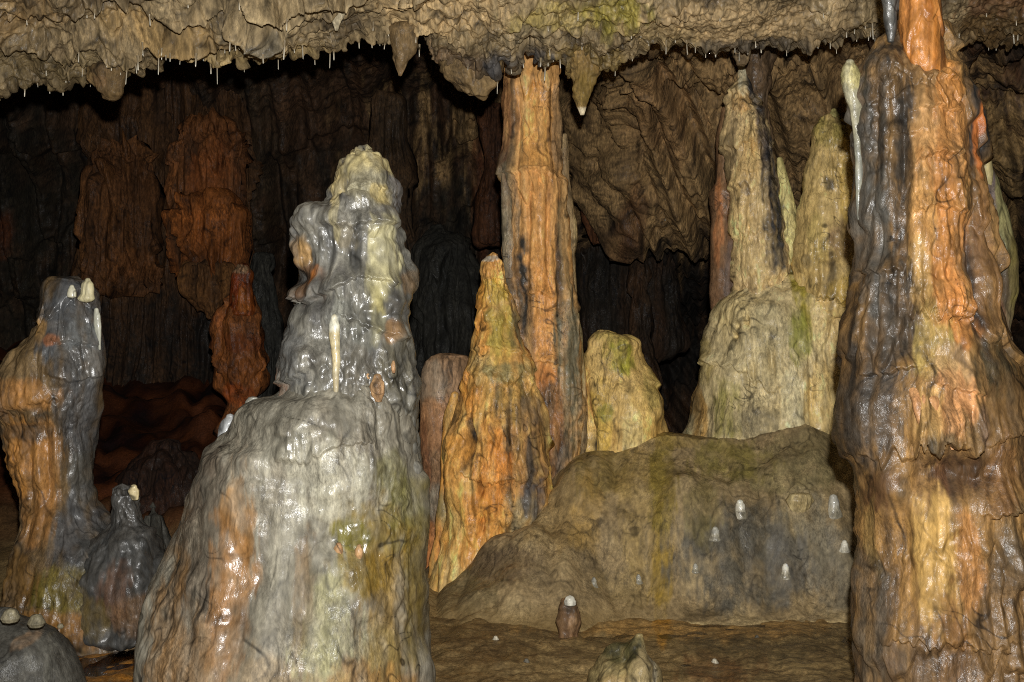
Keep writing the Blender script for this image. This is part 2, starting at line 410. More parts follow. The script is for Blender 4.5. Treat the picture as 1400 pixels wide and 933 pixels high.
# ------------------------------------------------------------------ setting: cave wall behind
def make_wall():
    seed = nseed()
    nx = int(900 * MM)
    xs = np.linspace(-7.5, 7.5, nx)
    r = sm(.1, 1.1, xs)[None]
    Lp = np.array([(6.75, 4.15), (8.3, 4.7), (10.4, 4.55), (11.2, 3.9), (11.9, 2.6), (12.3, 1.2), (12.6, -.3)])
    Rp = np.array([(7.05, 3.86), (8.0, 3.72), (8.9, 3.20), (9.9, 2.62), (10.4, 2.50), (13.2, 2.0), (13.6, -.3)])
    prof = [((Lp[i, 0] * (1 - r) + Rp[i, 0] * r)[0], (Lp[i, 1] * (1 - r) + Rp[i, 1] * r)[0]) for i in range(7)]
    P, k = polyline_grid(xs, prof, [int(v * MM) for v in (60, 110, 110, 90, 120, 90)])
    nv = P.shape[0]
    N = gnormals(P, False)
    if N[nv // 2, nx // 4, 1] > 0: N = -N
    x, y, z = P[..., 0].ravel(), P[..., 1].ravel(), P[..., 2].ravel()
    rr = np.repeat(r, nv, 0).ravel()
    d = .45 * fbm(x * .8, y * .8, z * .8, 3, seed)
    # slanting flow folds
    sx = x * 2.2 + z * 1.6 - y * .3
    f1 = np.abs(pn(sx * 1.6 + .7 * pn(x * 1.2, y * 1.2, z * 1.2, seed + 1), y * .2 + z * .3, 0 * x, seed + 2))
    f2 = np.abs(pn(sx * 4.5 + .6 * pn(x * 1.5, y, z * 1.5, seed + 11), y * .3, z * .5, seed + 3))
    d = d + rr * (.30 * (f1 - .3) + .16 * (f2 - .3))
    # organ pipes on the left
    p1 = np.abs(pn(x * 2.6, y * .4, z * .5, seed + 4)); p2 = np.abs(pn(x * 8, y * 1, z * .6, seed + 5))
    d = d + (1 - rr) * (.55 * (p1 - .3) + .14 * (p2 - .3)) + .20 * tiers(x * .4, y * .4, z, 1.1, seed + 6)
    d = d + .03 * (np.abs(pn(x * 7, y * 7, z * 7, seed + 8)) - .3) + .025 * fbm(x * 16, y * 16, z * 16, 2, seed + 9)
    P = P + N * d.reshape(nv, nx, 1)
    px = 700 + x * F / y; py = 466.5 - (z - H) * F / y
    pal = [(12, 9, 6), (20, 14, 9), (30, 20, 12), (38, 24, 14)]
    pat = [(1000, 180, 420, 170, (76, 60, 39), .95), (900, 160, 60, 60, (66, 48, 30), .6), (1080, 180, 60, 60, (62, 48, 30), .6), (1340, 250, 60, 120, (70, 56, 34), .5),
           (870, 340, 20, 100, (48, 28, 14), .6), (890, 430, 90, 130, (9, 8, 7), .95), (640, 380, 90, 140, (14, 13, 10), .85), (660, 260, 16, 90, (46, 24, 12), .8),  # near-black patches paint in the darkness of the void beside the centre column
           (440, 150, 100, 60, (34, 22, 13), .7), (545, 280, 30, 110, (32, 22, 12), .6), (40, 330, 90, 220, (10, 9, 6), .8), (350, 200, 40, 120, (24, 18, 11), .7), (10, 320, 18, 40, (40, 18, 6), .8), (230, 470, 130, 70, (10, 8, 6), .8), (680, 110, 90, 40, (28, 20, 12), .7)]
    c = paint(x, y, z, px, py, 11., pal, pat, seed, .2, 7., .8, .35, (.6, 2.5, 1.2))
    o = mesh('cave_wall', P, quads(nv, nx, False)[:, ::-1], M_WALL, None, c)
    o['kind'] = 'structure'
make_wall()

# ------------------------------------------------------------------ setting: floor, water
def floor_z(x, y):
    z = -.012 + .05 * fbm(x * 1.3, y * 1.3, 0 * x, 3, 201) + .012 * fbm(x * 7, y * 7, 0 * x, 3, 205)
    z = z + .22 * np.maximum(0, y - 7.0) * sm(1.5, -.5, x) + .10 * np.maximum(0, y - 8.5)
    bank = np.exp(-((x + .05) / .75) ** 2 - ((y - 5.55) / .5) ** 2)       # mud bank in front of the mound
    z = z + .07 * bank - .012 * sm(5.85, 6.1, y) * sm(.0, .35, x) - .015 * sm(.0, .5, x) * (1 - sm(5.85, 6.1, y)) * sm(-.2, .3, pn(x * 2, y * 5, 0 * x, 217))
    z = z + .05 * sm(.6, 1.6, x) * sm(5.9, 5.2, y)
    s = x * .8 + y * 1.6
    z = z + .014 * np.abs(pn(s * 2.5, x * 1.4, 0 * x, 210)) + .018 * np.abs(pn(x * 6, y * 6, 0 * x, 212)) + .008 * pn(x * 16, y * 16, 0 * x, 214)
    return z

def make_floor():
    seed = nseed()
    ny = int(420 * MM); nx = int(700 * MM)
    yy = np.interp(np.linspace(0, 1, ny), [0, .15, .62, 1], [1.5, 4.6, 7.0, 13.8])
    uu = np.interp(np.linspace(0, 1, nx), [0, .1, .9, 1], [-8.0, -3.2, 3.2, 8.0])
    X, Y = np.meshgrid(uu, yy)
    x, y = X.ravel(), Y.ravel()
    z = floor_z(x, y)
    rough = (.35 * np.abs(fbm(x * 1.3, y * 1.3, 0 * x, 4, seed)) + .12 * np.abs(pn(x * 4 + y, y * 1.5, 0 * x, seed + 2))) * sm(7.0, 8.6, y) * sm(1.5, .5, x)
    z = z + rough
    P = np.stack([x, y, z], -1).reshape(ny, nx, 3)
    px = 700 + x * F / y; py = 466.5 - (z - H) * F / y
    pal = [(90, 74, 49), (118, 98, 66), (140, 120, 84)]
    pat = [(150, 905, 90, 40, (120, 76, 22), .9), (150, 865, 60, 24, (74, 52, 30), .6), (980, 915, 60, 26, (84, 52, 28), .7), (1050, 880, 130, 30, (70, 58, 38), .6), (640, 900, 80, 50, (74, 56, 34), .6), (940, 850, 240, 26, (150, 116, 68), .8), (905, 856, 14, 30, (170, 120, 40), .7)]  # narrow mustard patch paints the mound streak's reflection in the pool
    c = paint(x, y, z, px, py, 5.8, pal, pat, seed, .4, 5., 3., .35, (.3, 4., 3.))
    far = sm(7.0, 8.5, y)[:, None]
    red = alb((50, 25, 12), 9.5) * np.clip(.55 + 1.2 * fbm(x * 2.5, y * 2.5, 0 * x, 4, seed + 5), .1, 1.6)[:, None]  # warm lamp glow at the back left is put into this red
    c[:, :3] = c[:, :3] * (1 - far) + np.clip(red, .004, 1) * far
    o = mesh('cave_floor', P, quads(ny, nx, False), M_MUD, None, c)
    o['kind'] = 'structure'
make_floor()
w = mesh('pool_water', [(-6, 3.2, -.017), (6, 3.2, -.017), (6, 7.3, -.017), (-6, 7.3, -.017)], [(0, 1, 2, 3)], M_WATER)
w['kind'] = 'structure'

# ------------------------------------------------------------------ mound
YC = 7.15
CR = [(p, H - (q - 466.5) * YC / F) for p, q in ((400, 860), (560, 800), (590, 772), (640, 750), (700, 722), (738, 662), (765, 640), (790, 630), (830, 614), (870, 598), (910, 584), (960, 590), (1010, 598), (1050, 588), (1100, 578), (1140, 592), (1180, 604), (1260, 620), (1400, 640), (1600, 700), (1900, 860))]
def mound_z(x, y):
    px = 700 + x * F / YC
    zc = np.interp(px, [p[0] for p in CR], [p[1] for p in CR])
    ys = 6.22 + .22 * fbm(x * 1.7, 0 * x, 0 * x, 3, 301) - .42 * sm(.75, -.3, x)
    t = (y - ys) / (YC - ys)
    up = np.where(t < 0, t * .9, np.clip(t, 0, 1) ** .95 * (.35 + .65 * sm(0, .5, t)))
    z = zc * np.where(t < 0, np.sign(zc + .05) * t * .9, up) - .02
    z = np.where(y > YC, z - .12 * (y - YC), z)
    z = z + .12 * fbm(x * 1.6, y * 1.9, 0 * x, 3, 305) * sm(-.02, .3, t) * sm(1.25, .8, t) + .10 * (np.abs(pn(x * 4.2 + .5 * y, y * 1.2, 0 * x, 309)) - .3) * sm(0, .3, t) * sm(1.1, .8, t)
    z = z + .010 * (np.abs(pn(x * 9, y * 9, 0 * x, 311)) - .3) * sm(0, .2, t)
    tt = z * 7 + .8 * pn(x * 2.5, y * 2, 0 * x, 313) + .25 * np.abs(pn(x * 9, y * 3, 0 * x, 315))
    z = z + .012 * (np.abs(tt - np.floor(tt) - .5) - .25) * sm(.05, .3, t) * sm(-.2, .4, pn(x * 2, y * 2, 0 * x, 317))
    z = z + .03 * np.exp(-((x - .47) / .10) ** 2) * sm(0, .2, t) * sm(1.3, .8, t)
    for bx, by, bh, br in ((-.12, 6.75, .09, .16), (.45, 6.9, .08, .2), (1.35, 6.7, .06, .2), (1.0, 6.75, .06, .2), (1.75, 6.8, .07, .2), (.1, 6.6, .06, .14)):
        z = z + 1.7 * bh * np.exp(-((x - bx) ** 2 + (y - by) ** 2) / br ** 2)
    px2, py2 = px, None
    hx = np.exp(-((x - 1.78) / .13) ** 2 - ((y - 6.83) / .07) ** 2)      # the broken pocket
    z = z - .07 * hx
    return z

def make_mound():
    seed = nseed()
    nx = int(640 * MM); ny = int(420 * MM)
    uu = np.linspace(-1.3, 3.6, nx); yy = np.interp(np.linspace(0, 1, ny), [0, .1, .85, 1], [5.9, 6.2, 7.6, 9.8])
    X, Y = np.meshgrid(uu, yy); x, y = X.ravel(), Y.ravel()
    z = mound_z(x, y)
    z = z + .006 * fbm(x * 25, y * 25, 0 * x, 2, seed)
    P = np.stack([x, y, z], -1).reshape(ny, nx, 3)
    px = 700 + x * F / y; py = 466.5 - (z - H) * F / y
    pal = [(88, 75, 55), (118, 101, 74), (138, 121, 90)]
    grey = (70, 66, 58); ol = (98, 84, 32)
    pat = [(620, 810, 60, 50, (92, 80, 56), .8), (680, 770, 50, 26, (78, 64, 48), .8), (760, 700, 50, 60, (112, 92, 58), .7), (830, 640, 60, 40, (96, 80, 40), .8), (880, 690, 40, 90, (126, 106, 66), .7),
           (805, 700, 24, 60, (128, 102, 54), .5), (905, 660, 20, 100, ol, .8), (905, 790, 16, 70, (122, 98, 30), .8), (925, 600, 50, 14, (112, 94, 52), .7),
           (1010, 760, 100, 80, grey, .95), (1070, 640, 90, 40, (98, 88, 62), .9), (1000, 630, 60, 30, (96, 86, 40), .7), (1100, 720, 40, 60, (108, 98, 76), .7), (1095, 690, 24, 14, (120, 104, 78), .9),
           (1120, 760, 30, 80, (100, 94, 82), .7), (1075, 770, 30, 60, (78, 74, 68), .8), (960, 700, 30, 50, (92, 82, 50), .7), (1150, 780, 40, 60, (84, 78, 66), .8), (1120, 600, 60, 20, (100, 88, 62), .8), (860, 800, 50, 30, (104, 88, 56), .6)]
    c = paint(x, y, z, px, py, 6.8, pal, pat, seed, .12, 5., 2.5, .3, (.5, 4., 3.), 0., [(1010, 730, 90, 60, .5), (660, 790, 60, 24, .5), (880, 770, 40, 40, .3), (1120, 690, 40, 60, .5), (1000, 620, 50, 20, .4)])
    foot = (sm(.14, .0, z) * sm(1.3, .2, x))[:, None]
    c[:, :3] = c[:, :3] * (1 - foot) + alb((106, 88, 58), 6.3) * 1.2 * foot
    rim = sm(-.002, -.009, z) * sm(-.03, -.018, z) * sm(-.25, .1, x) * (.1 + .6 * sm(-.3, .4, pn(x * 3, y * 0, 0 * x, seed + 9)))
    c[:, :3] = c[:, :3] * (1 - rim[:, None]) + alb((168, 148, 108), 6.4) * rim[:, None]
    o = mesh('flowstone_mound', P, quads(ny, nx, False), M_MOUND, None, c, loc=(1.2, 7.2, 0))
    tag(o, 'broad smooth grey-brown flowstone mound rising from the pool behind the stump', 'flowstone mound')
make_mound()

def hit(fn, px, py, y0=5.0, y1=8.5):
    yy = np.linspace(y0, y1, 1400)
    x = (px - 700) * yy / F; zr = H - (py - 466.5) * yy / F
    g = fn(x, yy) - zr
    i = np.argmax(g > 0)
    return np.array([x[i], yy[i], zr[i]])

# ------------------------------------------------------------------ front grey stalagmite
G1, G2, G3 = (92, 90, 86), (120, 118, 110), (146, 142, 130)
D_POP = dict(lump=(.05, 4.0), pop=(.050, 9), rib=(.030, 12, 1.6), tier=(.018, 2.8, .25), fine=(.008, 42))
t = empty('stalagmite', tuple(at(395, 985, 4.7)), 'largest wet grey stalagmite with a pale rounded tip, in front of the centre column', 'stalagmite')
body('base', [(490, 398, 556), (525, 387, 564), (541, 372, 567), (549, 348, 568), (562, 334, 570), (576, 326, 572), (592, 316, 573), (610, 300, 574), (630, 280, 576), (655, 264, 578), (685, 251, 578), (720, 239, 580), (760, 228, 582), (800, 216, 585), (840, 205, 588), (880, 196, 591), (933, 190, 595), (1000, 180, 606)],
     4.7, t, M_WET, dict(lump=(.055, 2.8), rib=(.026, 7, .7), pop=(.012, 14), fine=(.005, 42)),
     [(98, 90, 80), (124, 118, 106), (142, 136, 124), (112, 104, 92)],
     [(440, 560, 90, 60, (122, 118, 108), .7), (300, 720, 60, 140, (100, 88, 76), .8), (358, 690, 22, 60, (146, 108, 64), .75), (345, 790, 30, 110, (152, 108, 62), .7), (255, 840, 30, 130, (132, 98, 58), .75), (300, 900, 40, 90, (140, 108, 72), .7), (270, 640, 40, 50, (96, 92, 84), .7),
      (480, 650, 66, 60, (172, 168, 152), .8), (450, 620, 50, 40, (150, 146, 134), .7), (420, 740, 50, 70, (140, 136, 124), .7), (520, 730, 50, 60, (124, 104, 44), .85), (495, 712, 26, 22, (104, 100, 34), .8), (560, 690, 24, 60, (110, 104, 50), .7),
      (470, 830, 40, 90, (150, 146, 110), .8), (440, 780, 14, 80, (124, 96, 62), .6), (545, 820, 36, 120, (118, 92, 36), .8), (575, 780, 16, 120, (104, 88, 36), .7), (530, 870, 30, 50, (128, 112, 70), .6), (500, 905, 60, 40, (150, 110, 60), .6), (545, 640, 20, 40, (110, 106, 64), .6), (400, 900, 60, 60, (150, 128, 98), .6), (560, 920, 24, 30, (150, 110, 60), .6)],
     feats=[(430, 585, 50, 40, .06), (500, 640, 60, 50, .05), (365, 655, 40, 30, .03), (350, 620, 60, 16, .03), (470, 722, 16, 16, -.03), (500, 728, 12, 16, -.02), (500, 810, 50, 70, .03), (440, 800, 12, 90, -.03), (330, 800, 26, 110, .03), (250, 800, 20, 140, -.02)],
     ledges=[([(400, 620), (440, 622), (480, 600), (520, 598)], .03, 40, 4)], dr=[(490, .82), (541, .86), (560, .84), (610, .80), (640, .78), (700, .77), (800, .8), (933, .88)], wet=.12, sf=9., zf=1.0, dome=.05, wets=[(350, 740, 26, 90, .9), (335, 810, 30, 70, .6), (430, 590, 60, 34, .8), (485, 690, 34, 34, .9), (515, 745, 18, 46, .9), (300, 770, 14, 80, .5), (385, 760, 20, 70, .5), (420, 900, 50, 50, .45), (490, 890, 30, 60, .5), (545, 640, 24, 50, .5), (260, 700, 20, 80, .4)])
body('spire', [(203, 492, 512), (209, 481, 525), (221, 467, 534), (240, 459, 543), (258, 454, 547), (274, 449, 549), (285, 431, 549), (294, 413, 549), (306, 402, 549), (322, 400, 551), (350, 400, 556), (374, 402, 560), (392, 403, 561), (410, 402, 558), (432, 400, 556), (460, 398, 561), (480, 393, 566), (500, 389, 570), (520, 386, 571), (545, 380, 571), (570, 372, 571), (640, 365, 573)],
     4.72, t, M_WET, D_POP, [(60, 60, 60), (92, 91, 89), (124, 121, 114), (82, 80, 78), (106, 104, 98)],
     [(475, 560, 110, 34, (126, 122, 112), .8), (500, 225, 36, 26, (206, 190, 140), .95), (470, 260, 12, 40, (206, 186, 134), .85), (510, 265, 30, 30, (160, 152, 126), .7), (525, 275, 14, 14, (168, 150, 100), .8), (545, 260, 12, 30, (112, 108, 110), .7),
      (530, 360, 20, 60, (186, 178, 140), .9), (522, 430, 10, 40, (176, 166, 116), .8), (480, 330, 24, 20, (120, 112, 96), .7), (470, 300, 6, 40, (190, 178, 140), .7), (415, 345, 14, 26, (168, 132, 84), .85), (425, 390, 24, 30, (88, 60, 36), .85), (412, 384, 12, 12, (22, 20, 22), .95), (438, 378, 8, 14, (160, 98, 46), .9),  # near-black spot paints shade into the hollow on the left lobe
      (440, 420, 36, 14, (70, 68, 66), .7), (420, 480, 30, 40, (112, 112, 112), .8), (395, 530, 12, 30, (122, 82, 56), .7), (500, 440, 40, 40, (118, 118, 112), .7), (545, 500, 20, 50, (94, 88, 72), .7), (500, 510, 30, 40, (92, 86, 76), .6), (410, 330, 8, 40, (100, 98, 98), .5), (558, 390, 10, 18, (120, 98, 74), .8), (538, 455, 10, 16, (140, 106, 70), .7)],
     feats=[(500, 250, 34, 40, .05), (505, 285, 30, 16, .03), (425, 300, 24, 18, .03), (412, 384, 10, 10, -.06), (425, 375, 26, 40, -.03), (455, 360, 10, 60, -.03), (530, 350, 18, 50, .04), (480, 345, 20, 30, -.03), (425, 480, 36, 34, .06), (460, 440, 50, 24, .04), (510, 415, 36, 30, .05), (562, 385, 12, 26, .035), (545, 460, 14, 36, .03), (430, 410, 30, 8, -.03)],
     ledges=[([(448, 312), (480, 318), (510, 312), (545, 314)], .04, 34, 4), ([(395, 405), (430, 418), (468, 400), (500, 384), (545, 392)], .05, 40, 5), ([(470, 430), (520, 455), (560, 470)], .04, 30, 6), ([(385, 528), (420, 520), (450, 500)], .04, 40, 4), ([(480, 268), (510, 262), (540, 272)], .03, 26, 5)],
     dr=.9, wet=.25, sf=13., zf=2.2, dome=.25, wets=[(430, 485, 50, 50, .9), (505, 420, 46, 60, .8), (470, 340, 30, 50, .6), (515, 290, 34, 30, .8), (545, 460, 20, 80, .5), (420, 330, 18, 50, .6), (500, 520, 60, 40, .5), (480, 250, 20, 40, .3)])
body('drip_nodule', [(436, 454, 464), (445, 451, 467), (458, 451, 467), (475, 454, 467), (495, 456, 468), (515, 456, 466), (545, 459, 465)], 4.49, t, M_CALC, dict(lump=(.006, 14), fine=(.002, 60)),
     [(196, 170, 116), (206, 190, 150), (190, 180, 150)], [(459, 442, 12, 12, (222, 220, 206), 1), (458, 520, 12, 30, (170, 160, 138), .8)], dr=.9, wet=.7, dome=.6, yshift=[(436, -.03), (545, -.04)])
for (a, b, c, d_, e, l) in ((516, 514, 549, 10, 4.47, 'pale brown broken stone nub'), (453, 383, 402, 6, 4.53, None), (502, 508, 522, 4, 4.48, None), (538, 494, 510, 3.5, 4.49, None), (463, 744, 762, 7, 4.33, None), (491, 746, 764, 6, 4.335, None)):
    hgt = c - b
    o = body('stone_nub', [(b, a - d_ * .5, a + d_ * .5), (b + hgt * .3, a - d_, a + d_ * .9), (b + hgt * .7, a - d_ * .9, a + d_), (c, a - d_ * .4, a + d_ * .6)], e + .012, t, M_DAMP, dict(lump=(.014, 22), pop=(.010, 50)),
         [(130, 100, 72), (186, 148, 108), (150, 112, 80)], dr=1., wet=.3, dome=.3, res=.8)
    if l: o['label'] = l
body('shoulder_knob', [(545, 339, 353), (549, 336, 357), (556, 335, 360), (575, 330, 370)], 4.72, t, M_WET, dict(lump=(.008, 14)), [(130, 128, 122), (150, 148, 140)], wet=.7, dome=.2)
body('shoulder_knob', [(570, 310, 320), (575, 303, 323), (584, 299, 324), (600, 297, 326), (616, 292, 330)], 4.72, t, M_WET, dict(lump=(.008, 14)), [(134, 136, 140), (156, 156, 158)], wet=.7, dome=.4)

# ------------------------------------------------------------------ right massive column
t = empty('cave_column', tuple(at(1290, 1035, 4.25)), 'massive column with a bright orange band between blue-black flanks, beyond the short olive stalagmite', 'column')
D_COL = dict(lump=(.045, 3.5), rib=(.036, 10, .7), tier=(.035, 2.4, .4), pop=(.012, 18), fine=(.005, 36))
OR, OR2, TAN, BLK, BRN = (192, 132, 74), (214, 142, 88), (196, 150, 92), (46, 46, 50), (104, 70, 44)
body('trunk', [(40, 1222, 1290), (58, 1200, 1292), (75, 1190, 1296), (92, 1180, 1302), (110, 1172, 1316), (135, 1167, 1326), (180, 1170, 1336), (230, 1171, 1346), (300, 1169, 1356), (350, 1171, 1362), (400, 1160, 1366), (440, 1151, 1368), (480, 1152, 1376), (520, 1149, 1392), (560, 1147, 1402), (600, 1150, 1408), (630, 1158, 1412), (660, 1167, 1414), (700, 1177, 1418), (740, 1180, 1420), (780, 1171, 1424), (820, 1165, 1428), (870, 1167, 1434), (933, 1170, 1440), (1045, 1160, 1460)],
     4.25, t, M_DAMP, D_COL, [(80, 66, 50), (118, 90, 58), (152, 116, 70), (100, 86, 66)],
     [(1190, 200, 24, 160, (58, 56, 53), .9), (1160, 520, 16, 150, (44, 41, 38), .9), (1174, 200, 8, 120, (84, 82, 78), .7), (1215, 130, 14, 100, (42, 41, 40), .95), (1180, 330, 18, 120, (94, 91, 86), .8), (1195, 430, 34, 90, (66, 63, 59), .85), (1180, 560, 30, 70, (70, 62, 54), .8), (1322, 160, 20, 90, (34, 38, 42), .95), (1310, 210, 20, 20, BLK, .7),
      (1240, 110, 24, 50, (150, 116, 76), .9), (1272, 140, 20, 50, (196, 130, 64), .9), (1265, 200, 36, 90, (190, 134, 78), .9), (1240, 190, 20, 60, (186, 146, 98), .8), (1262, 320, 36, 120, OR, .95), (1235, 320, 18, 90, TAN, .85), (1230, 380, 16, 50, (190, 154, 96), .8), (1320, 260, 12, 120, (126, 88, 52), .7), (1322, 400, 20, 100, (120, 88, 58), .8), (1300, 380, 10, 90, (44, 36, 34), .8), (1318, 200, 6, 60, (190, 108, 50), .7),
      (1275, 430, 26, 50, (198, 132, 72), .9), (1240, 470, 30, 50, (176, 152, 90), .9), (1265, 500, 30, 30, (196, 158, 112), .85), (1325, 500, 34, 40, (64, 58, 42), .9), (1268, 540, 36, 40, (206, 150, 100), 1), (1236, 560, 20, 40, (190, 152, 96), .9), (1300, 580, 10, 40, (110, 92, 84), .7), (1360, 560, 50, 60, (106, 80, 50), .8),
      (1265, 640, 44, 24, (80, 56, 36), .9), (1250, 650, 12, 26, (110, 76, 52), .7), (1190, 660, 24, 30, (84, 58, 40), .8), (1245, 750, 28, 100, (204, 164, 98), 1), (1285, 750, 18, 70, (180, 128, 76), .85), (1262, 860, 20, 90, (140, 100, 58), .8), (1215, 760, 12, 110, (150, 112, 64), .7), (1180, 840, 18, 110, (80, 74, 66), .8), (1330, 760, 30, 50, (96, 80, 62), .8), (1350, 850, 60, 80, (120, 94, 64), .7), (1240, 890, 50, 50, (92, 76, 62), .7), (1385, 640, 30, 70, (136, 98, 62), .8), (1325, 640, 24, 60, (110, 76, 46), .7), (1185, 720, 5, 60, (120, 100, 60), .6)],
     feats=[(1200, 110, 22, 60, .04), (1285, 430, 8, 22, -.03), (1268, 435, 6, 16, -.03), (1252, 440, 6, 16, -.02), (1268, 375, 5, 18, -.03), (1253, 378, 5, 14, -.025), (1262, 640, 50, 26, -.08), (1200, 660, 30, 30, .03), (1165, 560, 22, 60, .03), (1260, 580, 40, 30, .02), (1340, 560, 50, 50, .02), (1245, 760, 26, 80, .03), (1340, 760, 40, 40, .04), (1215, 440, 30, 60, -.03), (1305, 380, 8, 110, -.035), (1215, 300, 8, 140, -.02)],
     ledges=[([(1215, 606), (1240, 600), (1270, 604), (1300, 598)], .11, 80, 18), ([(1225, 165), (1250, 160), (1290, 166)], .034, 30, 3), ([(1222, 236), (1250, 224), (1295, 222)], .042, 50, 4), ([(1300, 690), (1350, 686), (1400, 700)], .05, 60, 10), ([(1195, 190), (1220, 196), (1240, 190)], .02, 26, 3), ([(1230, 128), (1260, 118), (1290, 122)], .028, 24, 2), ([(1215, 436), (1240, 428), (1270, 436), (1300, 430)], .045, 60, 16), ([(1222, 300), (1250, 292), (1300, 298)], .03, 40, 6), ([(1160, 370), (1190, 376), (1215, 368)], .03, 40, 6), ([(1190, 860), (1240, 850), (1300, 862), (1340, 850)], .03, 60, 14), ([(1160, 515), (1200, 505), (1230, 500)], .03, 50, 4), ([(1240, 520), (1270, 530), (1310, 540)], .03, 40, 4), ([(1310, 600), (1350, 585), (1400, 595)], .03, 40, 6)],
     dr=.8, wet=.5, sf=15., zf=.6, dome=.2)
for (a, w_, y0, y1, yy, sd) in ((1259, 10, 505, 590, 3.97, 2), (1273, 12, 500, 606, 3.965, 3), (1288, 10, 510, 596, 3.975, 4), (1299, 8, 530, 614, 3.99, 5)):
    body('peach_drip', [(y0, a - w_ * .8, a + w_ * .8), (y0 + 25, a - w_ * 1.2, a + w_ * 1.2), (y0 + (y1 - y0) * .6, a - w_ * 1.1, a + w_), (y0 + (y1 - y0) * .85, a - w_ * .6, a + w_ * .55), (y1, a - 2, a + 2)], yy, t, M_DAMP, dict(lump=(.008, 8), rib=(.006, 24, 1.5), fine=(.003, 50)),
         [(176, 130, 84), (204, 152, 104), (212, 152, 108)] if sd not in (0, 1) else [(160, 128, 76), (186, 150, 94)], dr=.8, wet=.4, dome=.4, res=1.1, yshift=[(y0, .11), (y0 + 45, .01), (y1, -.02)], veins_creases=(.3, 5., 3.))
body('orange_shaft', [(-560, 1216, 1300), (-200, 1222, 1292), (0, 1229, 1284), (60, 1232, 1287), (100, 1240, 1290), (118, 1252, 1290), (150, 1270, 1288)], 4.14, t, M_DAMP, dict(lump=(.016, 5), rib=(.024, 15, .5), tier=(.010, 2.2, .5), pop=(.008, 20), fine=(.005, 40)),
     [(150, 92, 40), (196, 124, 56), (208, 140, 74), (168, 104, 46)], [(1283, 50, 5, 120, (90, 56, 34), .7), (1234, 60, 4, 100, (110, 64, 30), .6)], dr=1.0, wet=.45, sf=24, zf=.4, dome=.1)
body('grey_drip', [(-300, 1190, 1232), (-60, 1200, 1232), (0, 1204, 1231), (20, 1207, 1228), (40, 1211, 1226), (56, 1214, 1222)], 4.16, t, M_WET, dict(lump=(.022, 9), rib=(.016, 20, 1.4), pop=(.012, 24), fine=(.005, 50)), [(70, 70, 70), (118, 117, 114), (48, 48, 48)], [(1226, 20, 8, 70, (34, 34, 36), .9)], wet=.25, dome=.6)
body('pale_knob', [(86, 1156, 1168), (92, 1151, 1174), (104, 1149, 1178), (118, 1151, 1180), (132, 1155, 1180), (150, 1161, 1178), (180, 1166, 1178), (220, 1169, 1180), (270, 1169, 1180), (300, 1172, 1181)], 4.22, t, M_WET, dict(lump=(.012, 8), pop=(.008, 26)),
     [(150, 146, 120), (170, 164, 140), (130, 128, 116)], [(1163, 104, 18, 20, (188, 176, 120), .9), (1172, 260, 14, 80, (120, 124, 126), .8)], wet=.6, dome=.4)
body('pale_fringe', [(128, 1328, 1334), (140, 1328, 1339), (158, 1330, 1341), (166, 1333, 1340)], 4.25, t, M_DAMP, dict(lump=(.006, 16)), [(180, 160, 112), (160, 140, 96)], [], wet=.4, dome=.4)
body('pale_fringe', [(172, 1334, 1340), (185, 1336, 1350), (210, 1340, 1354), (235, 1343, 1358), (260, 1344, 1356)], 4.28, t, M_DAMP, dict(lump=(.006, 16), rib=(.005, 24, 2)), [(170, 154, 108), (140, 130, 96)], wet=.4, dome=.4)
body('side_flowstone', [(225, 1335, 1352), (250, 1333, 1364), (280, 1332, 1376), (320, 1330, 1384), (360, 1328, 1389), (400, 1326, 1391), (430, 1324, 1384), (460, 1322, 1376), (490, 1320, 1372), (520, 1320, 1376)], 4.3, t, M_DAMP, dict(lump=(.02, 5), rib=(.016, 14, 1.0), fine=(.003, 40)),
     [(88, 76, 56), (120, 108, 74), (100, 84, 66), (72, 60, 48)], [(1365, 290, 14, 70, (148, 142, 98), .85), (1345, 250, 10, 50, (96, 84, 96), .7), (1350, 350, 22, 30, (84, 92, 88), .8), (1380, 370, 14, 60, (108, 98, 50), .8), (1345, 450, 20, 50, (116, 82, 62), .8), (1325, 430, 8, 50, (190, 112, 50), .7), (1355, 490, 20, 14, (56, 58, 52), .8)], wet=.55, dome=.3,
     ledges=[([(1330, 472), (1350, 484), (1378, 474)], .04, 50, 5)])
body('brown_apron', [(478, 1312, 1370), (492, 1306, 1390), (515, 1304, 1398), (560, 1303, 1406), (620, 1302, 1412), (670, 1306, 1416), (700, 1312, 1414)], 4.24, t, M_DAMP, dict(lump=(.03, 5), rib=(.014, 12, .8), tier=(.02, 4.5, .3), fine=(.003, 40)),
     [(100, 76, 50), (132, 98, 62), (154, 116, 74), (88, 70, 50)], [(1340, 500, 40, 24, (64, 66, 56), .85), (1390, 510, 12, 30, (150, 96, 56), .7), (1375, 650, 20, 50, (146, 106, 70), .8), (1322, 560, 14, 60, (84, 70, 70), .6), (1390, 620, 10, 70, (150, 112, 66), .6)], dr=.9, wet=.4, dome=.3,
     ledges=[([(1355, 700), (1380, 694), (1412, 704)], .04, 50, 8)])

